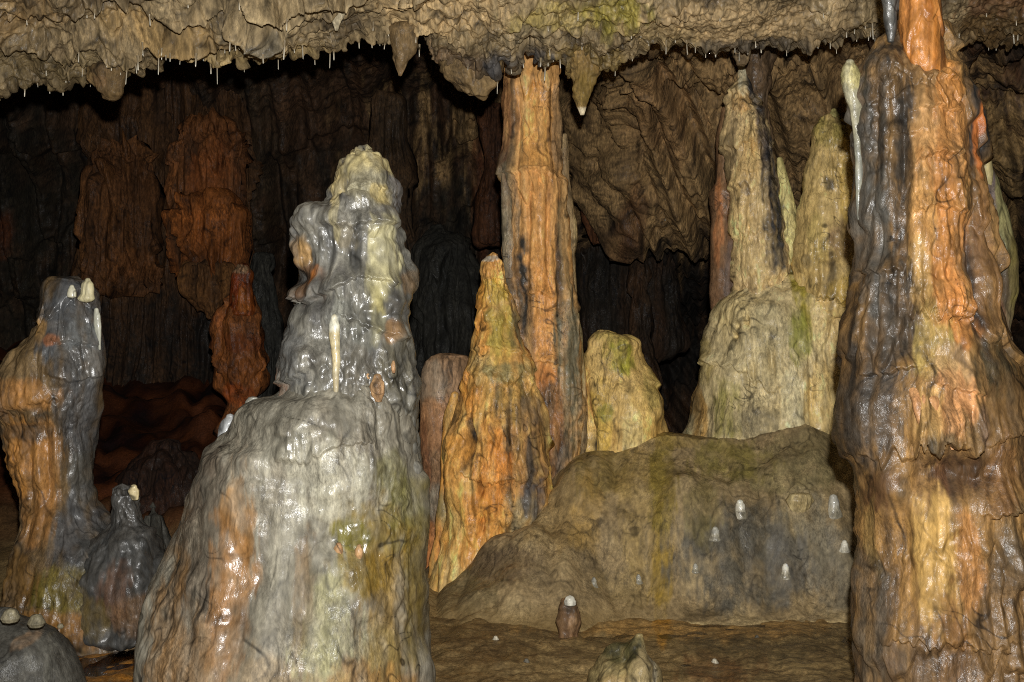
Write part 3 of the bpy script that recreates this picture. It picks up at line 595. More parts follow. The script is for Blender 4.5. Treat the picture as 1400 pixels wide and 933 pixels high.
# ------------------------------------------------------------------ left stalagmite
t = empty('stalagmite', tuple(at(110, 868, 6.0)), 'left waisted grey and tan stalagmite whose flat top carries two white caps', 'stalagmite')
body('trunk', [(384, 70, 118), (392, 65, 127), (405, 63, 132), (425, 62, 136), (445, 52, 138), (465, 38, 139), (485, 24, 141), (505, 14, 141), (525, 5, 139), (548, -1, 137), (556, 0, 136), (575, 3, 134), (600, 10, 131), (640, 18, 126), (665, 26, 124), (685, 30, 130), (705, 30, 142), (730, 27, 162), (755, 20, 184), (785, 13, 204), (815, 9, 216), (845, 6, 222), (880, 2, 228)],
     6.0, t, M_WET, dict(lump=(.04, 3.2), rib=(.036, 9, .8), tier=(.022, 1.7, .4), pop=(.02, 13), fine=(.006, 34)),
     [(50, 46, 42), (74, 62, 48), (92, 74, 50), (62, 56, 50)],
     [(105, 440, 36, 60, (74, 76, 80), .95), (125, 480, 20, 60, (96, 98, 100), .7), (118, 560, 22, 80, (70, 70, 72), .9), (118, 660, 14, 50, (66, 66, 64), .8), (50, 500, 40, 40, (110, 90, 62), .8), (66, 540, 44, 20, (150, 106, 58), .85), (76, 455, 10, 18, (150, 116, 70), .8), (92, 468, 10, 8, (150, 92, 54), .7), (25, 470, 20, 40, (84, 72, 54), .6),
      (40, 620, 34, 60, (150, 104, 52), .95), (75, 630, 24, 60, (140, 100, 56), .85), (70, 700, 30, 40, (128, 90, 50), .8), (42, 660, 4, 30, (30, 24, 20), .8), (125, 720, 30, 50, (60, 60, 62), .9), (170, 740, 40, 50, (54, 54, 54), .9), (120, 790, 50, 36, (84, 74, 28), .85), (50, 790, 40, 50, (96, 70, 34), .8), (120, 840, 50, 26, (110, 76, 34), .8), (190, 810, 30, 40, (62, 56, 50), .8), (45, 590, 40, 14, (74, 62, 50), .8)],
     feats=[(40, 520, 50, 50, .035), (100, 440, 30, 40, .02), (65, 590, 60, 26, -.03), (60, 640, 6, 50, -.03), (85, 640, 6, 50, -.03), (35, 640, 5, 40, -.03), (110, 500, 24, 24, .03), (110, 750, 70, 40, .03)],
     ledges=[([(-2, 566), (30, 560), (60, 552), (105, 545)], .025, 60, 8), ([(84, 474), (110, 470), (140, 474)], .025, 30, 4), ([(84, 510), (112, 520), (140, 512)], .03, 30, 3)],
     dr=.85, wet=.2, sf=9., zf=.7, dome=.12, wets=[(105, 440, 34, 50, .8), (120, 500, 24, 40, .6), (190, 800, 26, 60, .7), (60, 590, 40, 30, .3)])
body('white_cap', [(384, 116, 124), (388, 112, 128), (394, 111, 129), (402, 110, 129), (408, 106, 130)], 5.86, t, M_CALC, dict(lump=(.006, 14)), [(196, 186, 150), (214, 206, 176)], wet=.5, dome=.5)
body('white_cap', [(393, 95, 102), (396, 93, 104), (401, 92, 105), (405, 92, 105)], 5.82, t, M_CALC, dict(lump=(.004, 14)), [(196, 192, 170), (210, 206, 190)], wet=.5, dome=.5)
body('white_drip', [(424, 129, 135), (432, 128, 138), (445, 128, 139), (458, 131, 139), (470, 134, 138), (478, 135, 138)], 5.93, t, M_CALC, dict(lump=(.006, 14)), [(160, 160, 150), (186, 184, 170)], wet=.6, dome=.5)

t = empty('stalagmite', tuple(at(168, 845, 5.85)), 'short dark wet stump with a cream cap at the foot of the waisted stalagmite', 'stalagmite')
body('stump', [(669, 152, 182), (675, 148, 188), (690, 149, 188), (710, 150, 189), (722, 143, 197), (740, 128, 212), (775, 112, 228), (820, 102, 236), (865, 98, 240)], 5.85, t, M_WET, dict(lump=(.05, 4.5), rib=(.03, 10, 1.0), pop=(.03, 12), fine=(.006, 34)),
     [(34, 34, 34), (52, 52, 52), (70, 68, 66), (44, 42, 40)], [(175, 800, 24, 40, (84, 60, 46), .7), (200, 830, 30, 30, (96, 70, 44), .6), (140, 830, 30, 30, (90, 74, 36), .7)], dr=.85, wet=.35, dome=.25)
body('cream_cap', [(667, 178, 188), (671, 175, 191), (677, 177, 191), (682, 180, 190)], 5.76, t, M_CALC, dict(lump=(.004, 16)), [(196, 176, 130), (210, 196, 160)], wet=.4, dome=.5)

# boulders
t = empty('boulder', tuple(at(30, 960, 4.95)), 'smooth dark grey boulder in the lower left corner topped by small pebbles', 'boulder')
body('rock', [(842, -10, 26), (850, -40, 48), (862, -70, 72), (880, -90, 92), (900, -100, 102), (933, -110, 110), (985, -115, 116)], 4.95, t, M_DAMP, dict(lump=(.03, 4), pop=(.01, 11), fine=(.004, 40)),
     [(58, 56, 52), (74, 72, 68), (90, 88, 82)], [(50, 866, 16, 8, (130, 104, 80), .7), (90, 860, 16, 10, (96, 84, 56), .6)], dr=.8, wet=.4, dome=.3)
for (a, b, c_) in ((14, 842, 14), (50, 849, 13), (83, 856, 5)):
    body('pebble', [(b - c_ * .3, a - c_ * .7, a + c_ * .7), (b + c_ * .2, a - c_, a + c_), (b + c_ * .5, a - c_ * .8, a + c_ * .8)], 4.72, t, M_DAMP, dict(lump=(.008, 14)), [(120, 112, 92), (136, 128, 108)], wet=.3, dome=.3)
o = body('boulder', [(868, 869, 879), (876, 853, 884), (886, 838, 888), (898, 826, 893), (912, 814, 898), (930, 808, 902), (955, 802, 908)], 5.0, None, M_DAMP, dict(lump=(.05, 5.5), pop=(.014, 14), fine=(.006, 45)),
     [(120, 106, 72), (140, 124, 86), (104, 90, 62)], [(846, 886, 26, 16, (62, 58, 34), .95), (866, 878, 10, 10, (50, 48, 30), .8), (880, 910, 22, 30, (160, 142, 106), .8), (840, 925, 24, 16, (150, 126, 84), .8), (891, 905, 6, 26, (172, 164, 146), .7)],
     feats=[(842, 890, 24, 12, -.05), (872, 905, 16, 30, .05)], dr=.9, wet=.35, dome=.2, loc=tuple(at(855, 950, 5.0)), smooth_px=2)
tag(o, 'pointed mossy cream rock poking out of the mud in front of the pool', 'boulder')

t = empty('stalagmite', tuple(at(778, 876, 5.87)), 'little brown stump with a bright white top standing alone on the pool mud', 'stalagmite')
body('stump', [(822, 767, 790), (828, 765, 793), (840, 764, 794), (855, 763, 792), (868, 762, 791), (882, 758, 796)], 5.87, t, M_DAMP, dict(lump=(.03, 9), rib=(.014, 22, 2), pop=(.012, 34), fine=(.004, 60)), [(66, 50, 35), (96, 72, 50), (122, 96, 68)], [(778, 829, 16, 7, (56, 44, 30), .8), (784, 850, 7, 12, (130, 104, 78), .6)], wet=.35, dome=.2)
body('white_cap', [(819, 772, 786), (822, 770, 788), (826, 771, 788)], 5.80, t, M_CALC, dict(lump=(.003, 14)), [(214, 208, 196), (230, 226, 214)], wet=.4, dome=.35)

# ------------------------------------------------------------------ centre column
t = empty('cave_column', tuple(at(740, 700, 7.25)), 'tall centre column with an orange face joining mound and ceiling', 'column')
body('shaft', [(10, 684, 768), (70, 690, 764), (110, 689, 764), (150, 687, 765), (200, 688, 766), (236, 686, 768), (246, 687, 778), (290, 690, 780), (330, 689, 782), (360, 691, 782), (400, 692, 786), (450, 694, 792), (500, 696, 797), (540, 700, 800), (600, 700, 800), (660, 706, 790), (720, 712, 780)],
     7.25, t, M_DAMP, dict(lump=(.04, 3.2), rib=(.055, 8, .35), tier=(.03, 1.6, .35), pop=(.014, 16), fine=(.007, 28)),
     [(50, 42, 34), (130, 94, 58), (186, 140, 86), (164, 122, 76), (196, 156, 102), (66, 58, 48)],
     [(694, 170, 8, 90, (96, 62, 44), .8), (735, 180, 24, 70, (178, 128, 68), .8), (762, 180, 8, 80, (104, 84, 62), .8), (735, 320, 22, 80, (192, 140, 82), .85), (698, 300, 10, 90, (96, 86, 70), .85), (742, 430, 18, 70, (180, 126, 70), .85), (712, 400, 14, 70, (46, 43, 40), 1), (764, 380, 6, 110, (44, 38, 32), .9), (703, 180, 4, 90, (50, 38, 30), .8), (752, 190, 4, 80, (84, 58, 36), .7), (772, 330, 8, 100, (120, 100, 70), .7), (780, 510, 24, 130, (92, 86, 70), 1), (698, 420, 10, 80, (70, 64, 54), .9), (742, 520, 22, 26, (150, 96, 50), .7), (720, 470, 14, 40, (56, 50, 46), .8), (740, 620, 34, 80, (70, 54, 38), 1), (742, 560, 30, 40, (92, 70, 48), .9), (760, 600, 8, 60, (120, 76, 36), .6), (770, 640, 14, 50, (76, 70, 62), .8)],
     feats=[(708, 200, 5, 100, -.03), (756, 180, 5, 80, -.03), (735, 300, 18, 60, .02), (765, 380, 7, 80, -.05), (712, 420, 12, 50, -.04), (722, 330, 4, 90, -.03), (748, 300, 4, 80, -.03), (722, 450, 14, 12, .03)],
     ledges=[([(686, 240), (705, 244), (722, 238), (760, 246)], .04, 40, 4), ([(690, 480), (730, 492), (770, 500)], .03, 30, 4), ([(712, 405), (735, 400), (755, 410)], .04, 20, 3)], dr=.8, wet=.35, sf=12., zf=.35, dome=.05)
body('side_pillar', [(185, 768, 776), (205, 765, 778), (240, 764, 778), (280, 765, 784), (300, 764, 789), (330, 764, 790), (345, 768, 787), (400, 772, 789), (450, 774, 796), (520, 778, 803), (600, 780, 804), (680, 776, 800)], 7.33, t, M_DAMP, dict(lump=(.016, 5), rib=(.012, 16, .6), fine=(.004, 40)),
     [(84, 70, 52), (112, 94, 68), (132, 112, 80)], [(788, 310, 4, 30, (150, 132, 96), .8), (790, 480, 14, 80, (104, 96, 70), .8), (772, 240, 8, 50, (88, 70, 50), .7)], wet=.3, dome=.3)
body('left_pillar', [(210, 686, 694), (225, 684, 698), (260, 684, 700), (320, 685, 704), (380, 688, 706)], 7.18, t, M_DAMP, dict(lump=(.01, 8), rib=(.01, 18, 1)), [(80, 74, 62), (108, 98, 80), (92, 70, 50)], wet=.3, dome=.3)

t = empty('stalagmite', tuple(at(660, 800, 7.0)), 'tapering orange and olive stalagmite with a dark slot, leaning on the centre column', 'stalagmite')
body('trunk', [(352, 664, 684), (358, 658, 690), (372, 656, 692), (384, 657, 692), (390, 657, 696), (420, 656, 704), (440, 652, 708), (462, 646, 713), (485, 643, 720), (510, 638, 727), (540, 628, 738), (570, 617, 745), (600, 611, 749), (640, 607, 753), (680, 609, 751), (700, 612, 745), (725, 610, 732), (755, 600, 716), (800, 586, 690), (840, 580, 680)],
     7.0, t, M_DAMP, dict(lump=(.04, 3.6), rib=(.04, 10, .7), tier=(.04, 2.2, .35), pop=(.014, 18), fine=(.006, 30)),
     [(84, 68, 48), (152, 114, 66), (198, 150, 84), (214, 172, 104), (164, 138, 92), (204, 162, 94)],
     [(674, 366, 14, 14, (190, 136, 76), .8), (668, 354, 12, 5, (150, 150, 142), .7), (674, 400, 20, 20, (148, 128, 56), .8), (660, 440, 14, 60, (194, 130, 56), .8), (690, 460, 22, 40, (140, 124, 58), .85), (706, 440, 10, 50, (56, 54, 50), .8), (700, 510, 30, 14, (110, 104, 72), .8), (700, 545, 34, 30, (116, 96, 52), .7), (640, 540, 16, 40, (212, 142, 64), .85), (705, 620, 26, 60, (120, 88, 54), .85), (735, 620, 16, 60, (72, 54, 40), .85), (720, 560, 22, 24, (84, 70, 56), .8), (640, 600, 8, 44, (34, 29, 25), 1), (658, 660, 4, 14, (40, 32, 26), 1), (659, 712, 4, 14, (46, 36, 28), 1), (696, 600, 5, 60, (70, 58, 44), .8), (722, 640, 6, 60, (54, 48, 42), .9), (672, 640, 24, 70, (186, 118, 50), .8), (660, 730, 40, 50, (206, 146, 74), .9), (625, 640, 12, 60, (206, 144, 68), .8), (715, 700, 22, 36, (112, 104, 84), .8), (728, 675, 16, 30, (64, 62, 64), .8), (650, 690, 30, 20, (206, 140, 64), .8), (622, 700, 8, 40, (140, 116, 66), .7), (690, 750, 20, 30, (196, 150, 88), .7)],  # near-black slot and drip holes: shade painted over the dents
     feats=[(641, 600, 7, 36, -.12), (658, 660, 4, 12, -.08), (659, 710, 4, 14, -.08), (620, 640, 10, 50, .04), (672, 590, 16, 50, .02), (700, 600, 5, 60, -.03)],
     ledges=[([(657, 386), (675, 380), (694, 386)], .02, 14, 1), ([(655, 446), (680, 442), (708, 452)], .03, 36, 4), ([(642, 478), (670, 474), (700, 482), (722, 488)], .03, 24, 3), ([(640, 516), (680, 512), (728, 518)], .02, 24, 4), ([(625, 640), (660, 655), (700, 650), (750, 664)], .03, 50, 8)],
     dr=.85, wet=.4, sf=13., zf=.6, dome=.35)
body('side_rib', [(540, 616, 628), (570, 606, 624), (620, 602, 622), (680, 600, 618), (720, 596, 616), (770, 586, 610), (830, 580, 606)], 7.05, t, M_DAMP, dict(lump=(.016, 6), rib=(.014, 18, .8)), [(176, 122, 58), (140, 112, 66), (200, 144, 76)], [(606, 690, 8, 20, (100, 92, 62), .7), (600, 740, 8, 30, (206, 140, 70), .7)], wet=.3, dome=.4)

o = body('flowstone_block', [(487, 588, 640), (493, 580, 648), (505, 576, 650), (540, 575, 650), (600, 572, 650), (660, 574, 650), (720, 578, 650), (840, 570, 650)], 7.35, None, M_DAMP, dict(lump=(.03, 3), rib=(.012, 10, .5), pop=(.008, 14), fine=(.004, 40)),
     [(84, 62, 44), (104, 80, 58), (116, 92, 70)], [(590, 520, 24, 30, (104, 94, 82), .7), (600, 580, 30, 40, (120, 84, 56), .7), (590, 690, 14, 30, (92, 88, 78), .8), (590, 745, 12, 36, (160, 100, 54), .7), (582, 620, 10, 50, (84, 52, 32), .7)], dr=.5, wet=.15, sf=8, dome=.08, loc=tuple(at(610, 830, 7.05)))
tag(o, 'flat topped brown flowstone block between largest grey stalagmite and the orange one', 'flowstone')

o = body('stalagmite', [(455, 818, 846), (460, 811, 862), (470, 808, 874), (485, 803, 880), (500, 799, 884), (515, 797, 893), (540, 795, 905), (570, 793, 911), (600, 790, 914), (640, 786, 916), (700, 780, 920)], 7.4, None, M_DAMP, dict(lump=(.06, 3.6), rib=(.045, 8, .5), pop=(.010, 12), fine=(.006, 30)),
     [(136, 112, 66), (160, 134, 84), (176, 150, 98)], [(846, 490, 20, 30, (112, 110, 34), .85), (850, 460, 30, 10, (132, 116, 64), .7), (820, 570, 14, 50, (146, 120, 50), .7), (826, 560, 10, 16, (104, 100, 44), .8), (803, 602, 6, 44, (26, 22, 17), 1), (800, 540, 8, 40, (170, 130, 76), .8), (880, 570, 24, 50, (160, 132, 76), .7), (890, 520, 14, 40, (122, 108, 60), .7), (860, 590, 16, 40, (184, 166, 116), .7), (840, 600, 10, 30, (170, 136, 80), .7), (812, 500, 10, 30, (156, 132, 84), .7), (895, 590, 16, 20, (140, 106, 50), .6)],  # darkest patch paints shade into the hollow at the left edge
     feats=[(803, 602, 7, 44, -.14), (812, 470, 8, 10, .03), (855, 470, 24, 14, .03), (870, 580, 26, 50, .03), (826, 565, 10, 16, .02)], ledges=[([(880, 520), (900, 530), (915, 528)], .03, 30, 3)], dr=.85, wet=.4, dome=.12, loc=tuple(at(850, 690, 7.05)))
tag(o, 'squat cream stalagmite with a mossy green crown right of the centre column', 'stalagmite')

# ------------------------------------------------------------------ right middle pair
o = body('flowstone_cascade', [(366, 1072, 1106), (376, 1050, 1130), (388, 1026, 1146), (402, 1000, 1160), (425, 978, 1168), (455, 966, 1172), (490, 958, 1176), (530, 951, 1180), (560, 944, 1184), (590, 938, 1188), (620, 932, 1192), (680, 926, 1200)], 7.7, None, M_DAMP, dict(lump=(.06, 3.4), rib=(.022, 7, .5), tier=(.018, 1.3, .3), pop=(.008, 9), fine=(.007, 28)),
     [(126, 113, 86), (152, 137, 104), (172, 156, 120)], [(1000, 430, 30, 40, (150, 134, 96), .8), (1010, 500, 36, 50, (146, 134, 104), .8), (1080, 410, 16, 50, (106, 96, 34), .95), (1070, 460, 18, 36, (106, 106, 48), .85), (1105, 430, 20, 60, (172, 152, 108), .85), (1135, 500, 30, 90, (174, 144, 92), .6), (1100, 540, 30, 50, (180, 154, 100), .8), (1060, 540, 16, 50, (170, 160, 130), .85), (980, 560, 24, 40, (104, 98, 52), .85), (1015, 575, 30, 24, (92, 84, 66), .85), (948, 560, 8, 60, (128, 96, 46), .8), (1150, 560, 20, 60, (190, 146, 84), .7), (960, 490, 10, 40, (110, 96, 50), .7), (1040, 450, 20, 30, (116, 108, 84), .7)],
     feats=[(1005, 440, 40, 40, .05), (1035, 490, 5, 20, -.06), (1005, 515, 3, 20, -.04), (1013, 512, 3, 18, -.04), (1000, 448, 4, 5, -.05), (1010, 442, 3, 7, -.05), (995, 460, 4, 5, -.04), (1062, 540, 14, 60, .04), (1085, 530, 6, 40, -.04), (990, 560, 40, 16, .03), (1120, 460, 30, 80, .03)],
     ledges=[([(950, 492), (990, 500), (1030, 530), (1050, 528)], .05, 46, 8), ([(1000, 592), (1030, 596), (1060, 600)], .03, 30, 4)], dr=.8, wet=.35, dome=.2, loc=tuple(at(1060, 640, 7.3)))
tag(o, 'wide cream flowstone base with a green stripe carrying two spires on the mound', 'flowstone')

t = empty('stalagmite', tuple(at(1040, 420, 7.62)), 'tall slim cream spire with a blue-black stripe reaching up to the ceiling', 'stalagmite')
body('spire', [(84, 1012, 1019), (100, 1007, 1024), (125, 999, 1033), (145, 992, 1040), (165, 988, 1050), (190, 988, 1055), (220, 992, 1058), (260, 995, 1064), (300, 998, 1070), (340, 1000, 1074), (380, 1002, 1080), (420, 1000, 1090), (460, 1000, 1100)], 7.62, t, M_DAMP, dict(lump=(.04, 4.5), rib=(.03, 13, .7), tier=(.035, 3.0, .35), pop=(.018, 16), fine=(.006, 32)),
     [(132, 114, 84), (168, 144, 104), (186, 162, 118), (146, 122, 88)], [(1014, 105, 7, 30, (150, 144, 124), .9), (1028, 125, 8, 26, (40, 40, 46), .95), (1035, 170, 10, 30, (64, 52, 48), .85), (1040, 210, 8, 24, (70, 54, 46), .8), (1046, 240, 15, 60, (38, 37, 40), 1), (1054, 310, 16, 60, (42, 41, 42), 1), (1026, 120, 9, 34, (40, 38, 38), 1), (1036, 180, 10, 50, (56, 48, 42), .9), (1062, 355, 10, 24, (48, 48, 50), .9), (1010, 145, 14, 16, (180, 142, 92), .8), (996, 200, 6, 60, (96, 82, 60), .85), (1018, 215, 14, 40, (176, 146, 96), .7), (1010, 300, 16, 60, (178, 150, 100), .6), (1025, 360, 26, 40, (186, 162, 116), .7), (1014, 260, 5, 12, (60, 52, 46), .8)],
     feats=[(1024, 205, 4, 14, -.03), (1030, 130, 8, 20, -.02)], ledges=[([(990, 152), (1015, 148), (1042, 156)], .03, 30, 4), ([(994, 235), (1020, 238), (1050, 232)], .02, 30, 3)], dr=.9, wet=.45, sf=15, zf=.7, dome=.5)
body('cream_flank', [(218, 1062, 1070), (235, 1062, 1075), (260, 1061, 1082), (290, 1060, 1090), (330, 1058, 1098), (380, 1056, 1104), (430, 1056, 1110)], 7.66, t, M_DAMP, dict(lump=(.012, 6), pop=(.008, 24)), [(150, 140, 92), (168, 156, 108), (126, 116, 70)], wet=.35, dome=.4)
body('dark_drape', [(60, 1000, 1064), (90, 1012, 1056), (140, 1018, 1052), (200, 1022, 1056), (260, 1022, 1062)], 7.85, t, M_DAMP, dict(lump=(.05, 5), rib=(.045, 13, .5), fine=(.01, 30)), [(46, 37, 28), (66, 52, 38), (86, 67, 48)], wet=.3, dome=.1)
body('brown_drape', [(150, 986, 1000), (180, 981, 1006), (220, 979, 1008), (250, 977, 1010), (262, 970, 1010), (300, 971, 1012), (350, 971, 1012), (400, 969, 1012), (440, 974, 1010)], 7.8, t, M_DAMP, dict(lump=(.016, 5), rib=(.014, 16, .6)), [(70, 52, 37), (92, 68, 48), (112, 86, 60)], [(995, 370, 10, 50, (84, 74, 70), .8), (980, 300, 6, 60, (130, 82, 48), .7)], wet=.3, dome=.3)

t = empty('stalagmite', tuple(at(1135, 420, 7.5)), 'short blunt olive yellow spire between the tall cream spire and the massive column', 'stalagmite')
body('spire', [(166, 1120, 1158), (172, 1113, 1166), (190, 1109, 1170), (215, 1104, 1174), (250, 1098, 1178), (290, 1091, 1182), (330, 1086, 1186), (370, 1083, 1190), (400, 1084, 1194), (430, 1096, 1196)], 7.5, t, M_WET, dict(lump=(.04, 4.5), rib=(.025, 13, .8), pop=(.022, 12), fine=(.007, 30)),
     [(112, 96, 62), (144, 123, 80), (168, 144, 96), (96, 83, 60)], [(1130, 185, 24, 20, (116, 106, 52), .6), (1150, 260, 14, 80, (160, 132, 66), .7), (1122, 255, 8, 10, (56, 50, 42), .8), (1110, 330, 12, 40, (140, 124, 76), .7), (1140, 330, 20, 30, (92, 72, 54), .8), (1125, 360, 10, 12, (40, 34, 30), .8), (1095, 360, 6, 12, (40, 36, 30), .8), (1150, 400, 24, 24, (132, 108, 44), .9)],
     feats=[(1142, 385, 26, 24, .05), (1115, 300, 12, 40, .02), (1122, 356, 12, 8, -.05)], ledges=[([(1105, 404), (1130, 412), (1150, 420), (1180, 412)], .06, 40, 14)], dr=.85, wet=.55, sf=10, dome=.25)
body('pale_nub', [(152, 1136, 1144), (157, 1132, 1150), (165, 1130, 1154)], 7.48, t, M_CALC, dict(lump=(.006, 14)), [(120, 112, 70), (140, 130, 86)], wet=.4, dome=.5)

# ------------------------------------------------------------------ small drip nubs on the mound
NUB = [(1012, 688, 7, 18, 'round white drip nub at the top of the dark stain on the mound', 1.), (1140, 682, 8, 22, 'cream pointed nub on the mound beside the massive column', .7), (1155, 742, 5.5, 10, 'small white nub low on the mound beside the massive column', .95),
       (1074, 774, 5, 14, 'thin white nub leaning out of the grey lower mound', .95), (978, 724, 6, 12, 'dull little nub on the olive side of the dark stain', .65), (951, 773, 4, 8, 'tiny grey nub low on the left of the dark stain', .6), (812, 792, 4, 10, 'tiny pale nub right above the stump with the white top', .65), (873, 788, 4, 8, 'tiny pale nub on the mound left of the mustard streak', .6)]
for (px, py, r, hh, lab, br) in NUB:
    p = hit(mound_z, px, py + hh * .5)
    Yd = p[1]
    base = 466.5 - (p[2] - H) * F / Yd
    c1 = tuple(int(v * br) for v in (190, 184, 170)); c2 = tuple(int(v * br) for v in (226, 222, 212))
    o = body('drip_nub', [(base - hh * .55, px - r * .7, px + r * .6), (base - hh * .4, px - r * .95, px + r * .9), (base - hh * .05, px - r, px + r * .95), (base + hh * .25, px - r * 1.25, px + r * 1.2), (base + hh * .6, px - r * 1.6, px + r * 1.6)], Yd, None, M_CALC, dict(lump=(.008, 16)), [c1, c2], [(px, base + hh * .35, r * 3, hh * .38, (112, 106, 92), .95), (px, base + hh * .05, r * 3, hh * .2, (150, 144, 130), .6)], dr=.9, wet=.5, dome=.45, res=.8, loc=tuple(p))
    tag(o, lab, 'stalagmite', 'small drip nubs on the mound')
p = hit(mound_z, 1095, 698)
o = body('broken_stone', [(677, 1078, 1110), (684, 1072, 1114), (696, 1078, 1108), (708, 1086, 1100), (718, 1090, 1096)], p[1] + .02, None, M_DAMP, dict(lump=(.012, 9), pop=(.010, 30), fine=(.004, 60)), [(110, 96, 66), (140, 124, 90), (160, 146, 110)], dr=.5, wet=.5, dome=.1, loc=tuple(p))
tag(o, 'rough wedge of broken crystalline stone set in a pocket of the mound', 'stone')

# ------------------------------------------------------------------ hanging tips of the ceiling
D_ST = dict(lump=(.05, 6), rib=(.03, 14, 1.2), pop=(.03, 14), fine=(.01, 40))
HANG = [([(60, 774, 828), (95, 778, 818), (125, 784, 808), (145, 790, 802), (157, 794, 798)], 6.5, [(96, 78, 46), (124, 100, 60)], [(795, 153, 9, 7, (190, 176, 150), 1), (800, 120, 16, 24, (104, 86, 40), .6)], 'broad stalactite with a pale pointed tip just right of the centre column'),
        ([(40, 528, 576), (70, 534, 566), (90, 539, 557), (104, 544, 550)], 6.35, [(84, 68, 46), (110, 90, 62)], [(546, 98, 8, 8, (110, 88, 60), .8)], 'dark pointed stalactite with a hooked edge above the largest grey stalagmite'),
        ([(70, 600, 690), (100, 606, 684), (118, 616, 674), (130, 636, 666)], 6.6, [(72, 58, 42), (100, 82, 56), (120, 100, 70)], [], 'wide lumpy brown stalactite just left of the centre column'),
        ([(60, 1000, 1030), (78, 1003, 1028), (88, 1008, 1020)], 6.9, [(80, 66, 48), (100, 84, 62)], [], 'small stubby stalactite above the tall cream spire'),
        ([(96, 122, 172), (115, 126, 169), (128, 134, 166), (137, 148, 158)], 6.05, [(74, 58, 40), (104, 84, 54)], [(140, 114, 14, 8, (110, 84, 56), .7)], 'rounded brown stalactite boss low on the left ceiling edge'),
        ([(20, 452, 470), (32, 455, 466), (42, 458, 462)], 6.0, [(140, 128, 104), (170, 160, 140)], [], 'little white tipped stalactite high above the pale rounded tip')]
for rws, Y, pal, pat, lab in HANG:
    o = body('stalactite', rws, Y, None, M_CEIL, D_ST, pal, pat, dr=.6, wet=.2, dome=.15, loc=tuple(at((rws[0][1] + rws[0][2]) / 2, rws[0][0], Y)))
    tag(o, lab, 'stalactite', 'stalactites along the ceiling edge')

for (px, py, r, lab) in ((977, 906, 6, 'white pebble lying in the mud right of the pointed mossy rock'), (678, 874, 5, 'small pale stone on the mud between largest stalagmite and the white topped stump'), (1035, 872, 4, 'tiny grey stone on the mud below the dark stain of the mound'), (720, 905, 5, 'brown lump of stone half sunk in the mud left of the pointed mossy rock')):
    p = hit(floor_z, px, py, 4.5, 7.0)
    br = .55 if 'brown' in lab or 'grey' in lab else .9
    o = body('pebble', [(py - r * .6, px - r * .6, px + r * .5), (py, px - r, px + r), (py + r * .6, px - r * .9, px + r * 1.1)], p[1], None, M_DAMP, dict(lump=(.012, 16), pop=(.006, 40)), [tuple(v * br for v in (150, 140, 122)), tuple(v * br for v in (190, 182, 166))], dr=.9, wet=.3, dome=.3, res=.8, loc=tuple(p))
    tag(o, lab, 'stone', 'loose stones on the mud floor')

# soda straws
def straw_mesh(L, r):
    V = []; Q = []
    n = 7; zs = [0.02, 0, -L * .5, -L * .93, -L]; rr = [r * 2.2, r * 1.4, r, r * .8, r * .25]
    bx = RS.normal(0, .03) * L
    for zz, q in zip(zs, rr):
        for i in range(n):
            a = 2 * math.pi * i / n
            V.append((q * math.cos(a) + bx * (zz / L) ** 2, q * math.sin(a), zz))
    Q = quads(len(zs), n, True)
    me_o = None
    V = np.array(V)
    tipw = np.clip(-V[:, 2] / L, 0, 1)
    c = np.outer(1 - tipw, alb((112, 98, 76), 6.4)) + np.outer(tipw, alb((186, 180, 168), 6.4))
    return V, Q[:, ::-1], np.concatenate([c, np.full((len(V), 1), .6)], 1)
protos = []
SL = {0: ('thin pale soda straw on the ceiling left of the dark hooked stalactite', lambda p: p < 530),
      1: ('thin pale soda straw on the drooping ceiling fringe around the top of the centre column', lambda p: 530 <= p < 870),
      2: ('thin pale soda straw on the ceiling edge between centre column and massive column', lambda p: 870 <= p < 1215),
      3: ('thin pale soda straw on the ceiling right of the orange shaft', lambda p: p >= 1215)}
GR = {0: 'soda straws on the left ceiling', 1: 'soda straws on the centre fringe', 2: 'soda straws on the right ceiling edge', 3: 'soda straws beyond the massive column'}
nvC, nxC = CP.shape[:2]
Pz = CP[..., 2]; Py = 466.5 - (CP[..., 2] - H) * F / CP[..., 1]; Px = 700 + CP[..., 0] * F / CP[..., 1]
cand = []
for j in range(20, nxC - 20, 2):
    col_rows = np.where((CK >= 2) & (CK <= 4))[0]
    rlip = col_rows[np.argmin(Pz[col_rows, j])]
    seg = slice(j - 5, j + 6)
    if Pz[rlip, j] <= Pz[rlip, seg].min() + 1e-4: cand.append((rlip, j, 1))
    for r_ in RS.choice(col_rows, 10, replace=False):
        if Pz[r_, j] <= Pz[r_, seg].min() + 1e-4 and Pz[r_, j] < Pz[max(r_ - 4, 0), j] and Pz[r_, j] <= Pz[min(r_ + 4, nvC - 1), j] and 2 < Py[r_, j]: cand.append((r_, j, 0))
RS.shuffle(cand)
cand.sort(key=lambda c: -c[2])
used = []
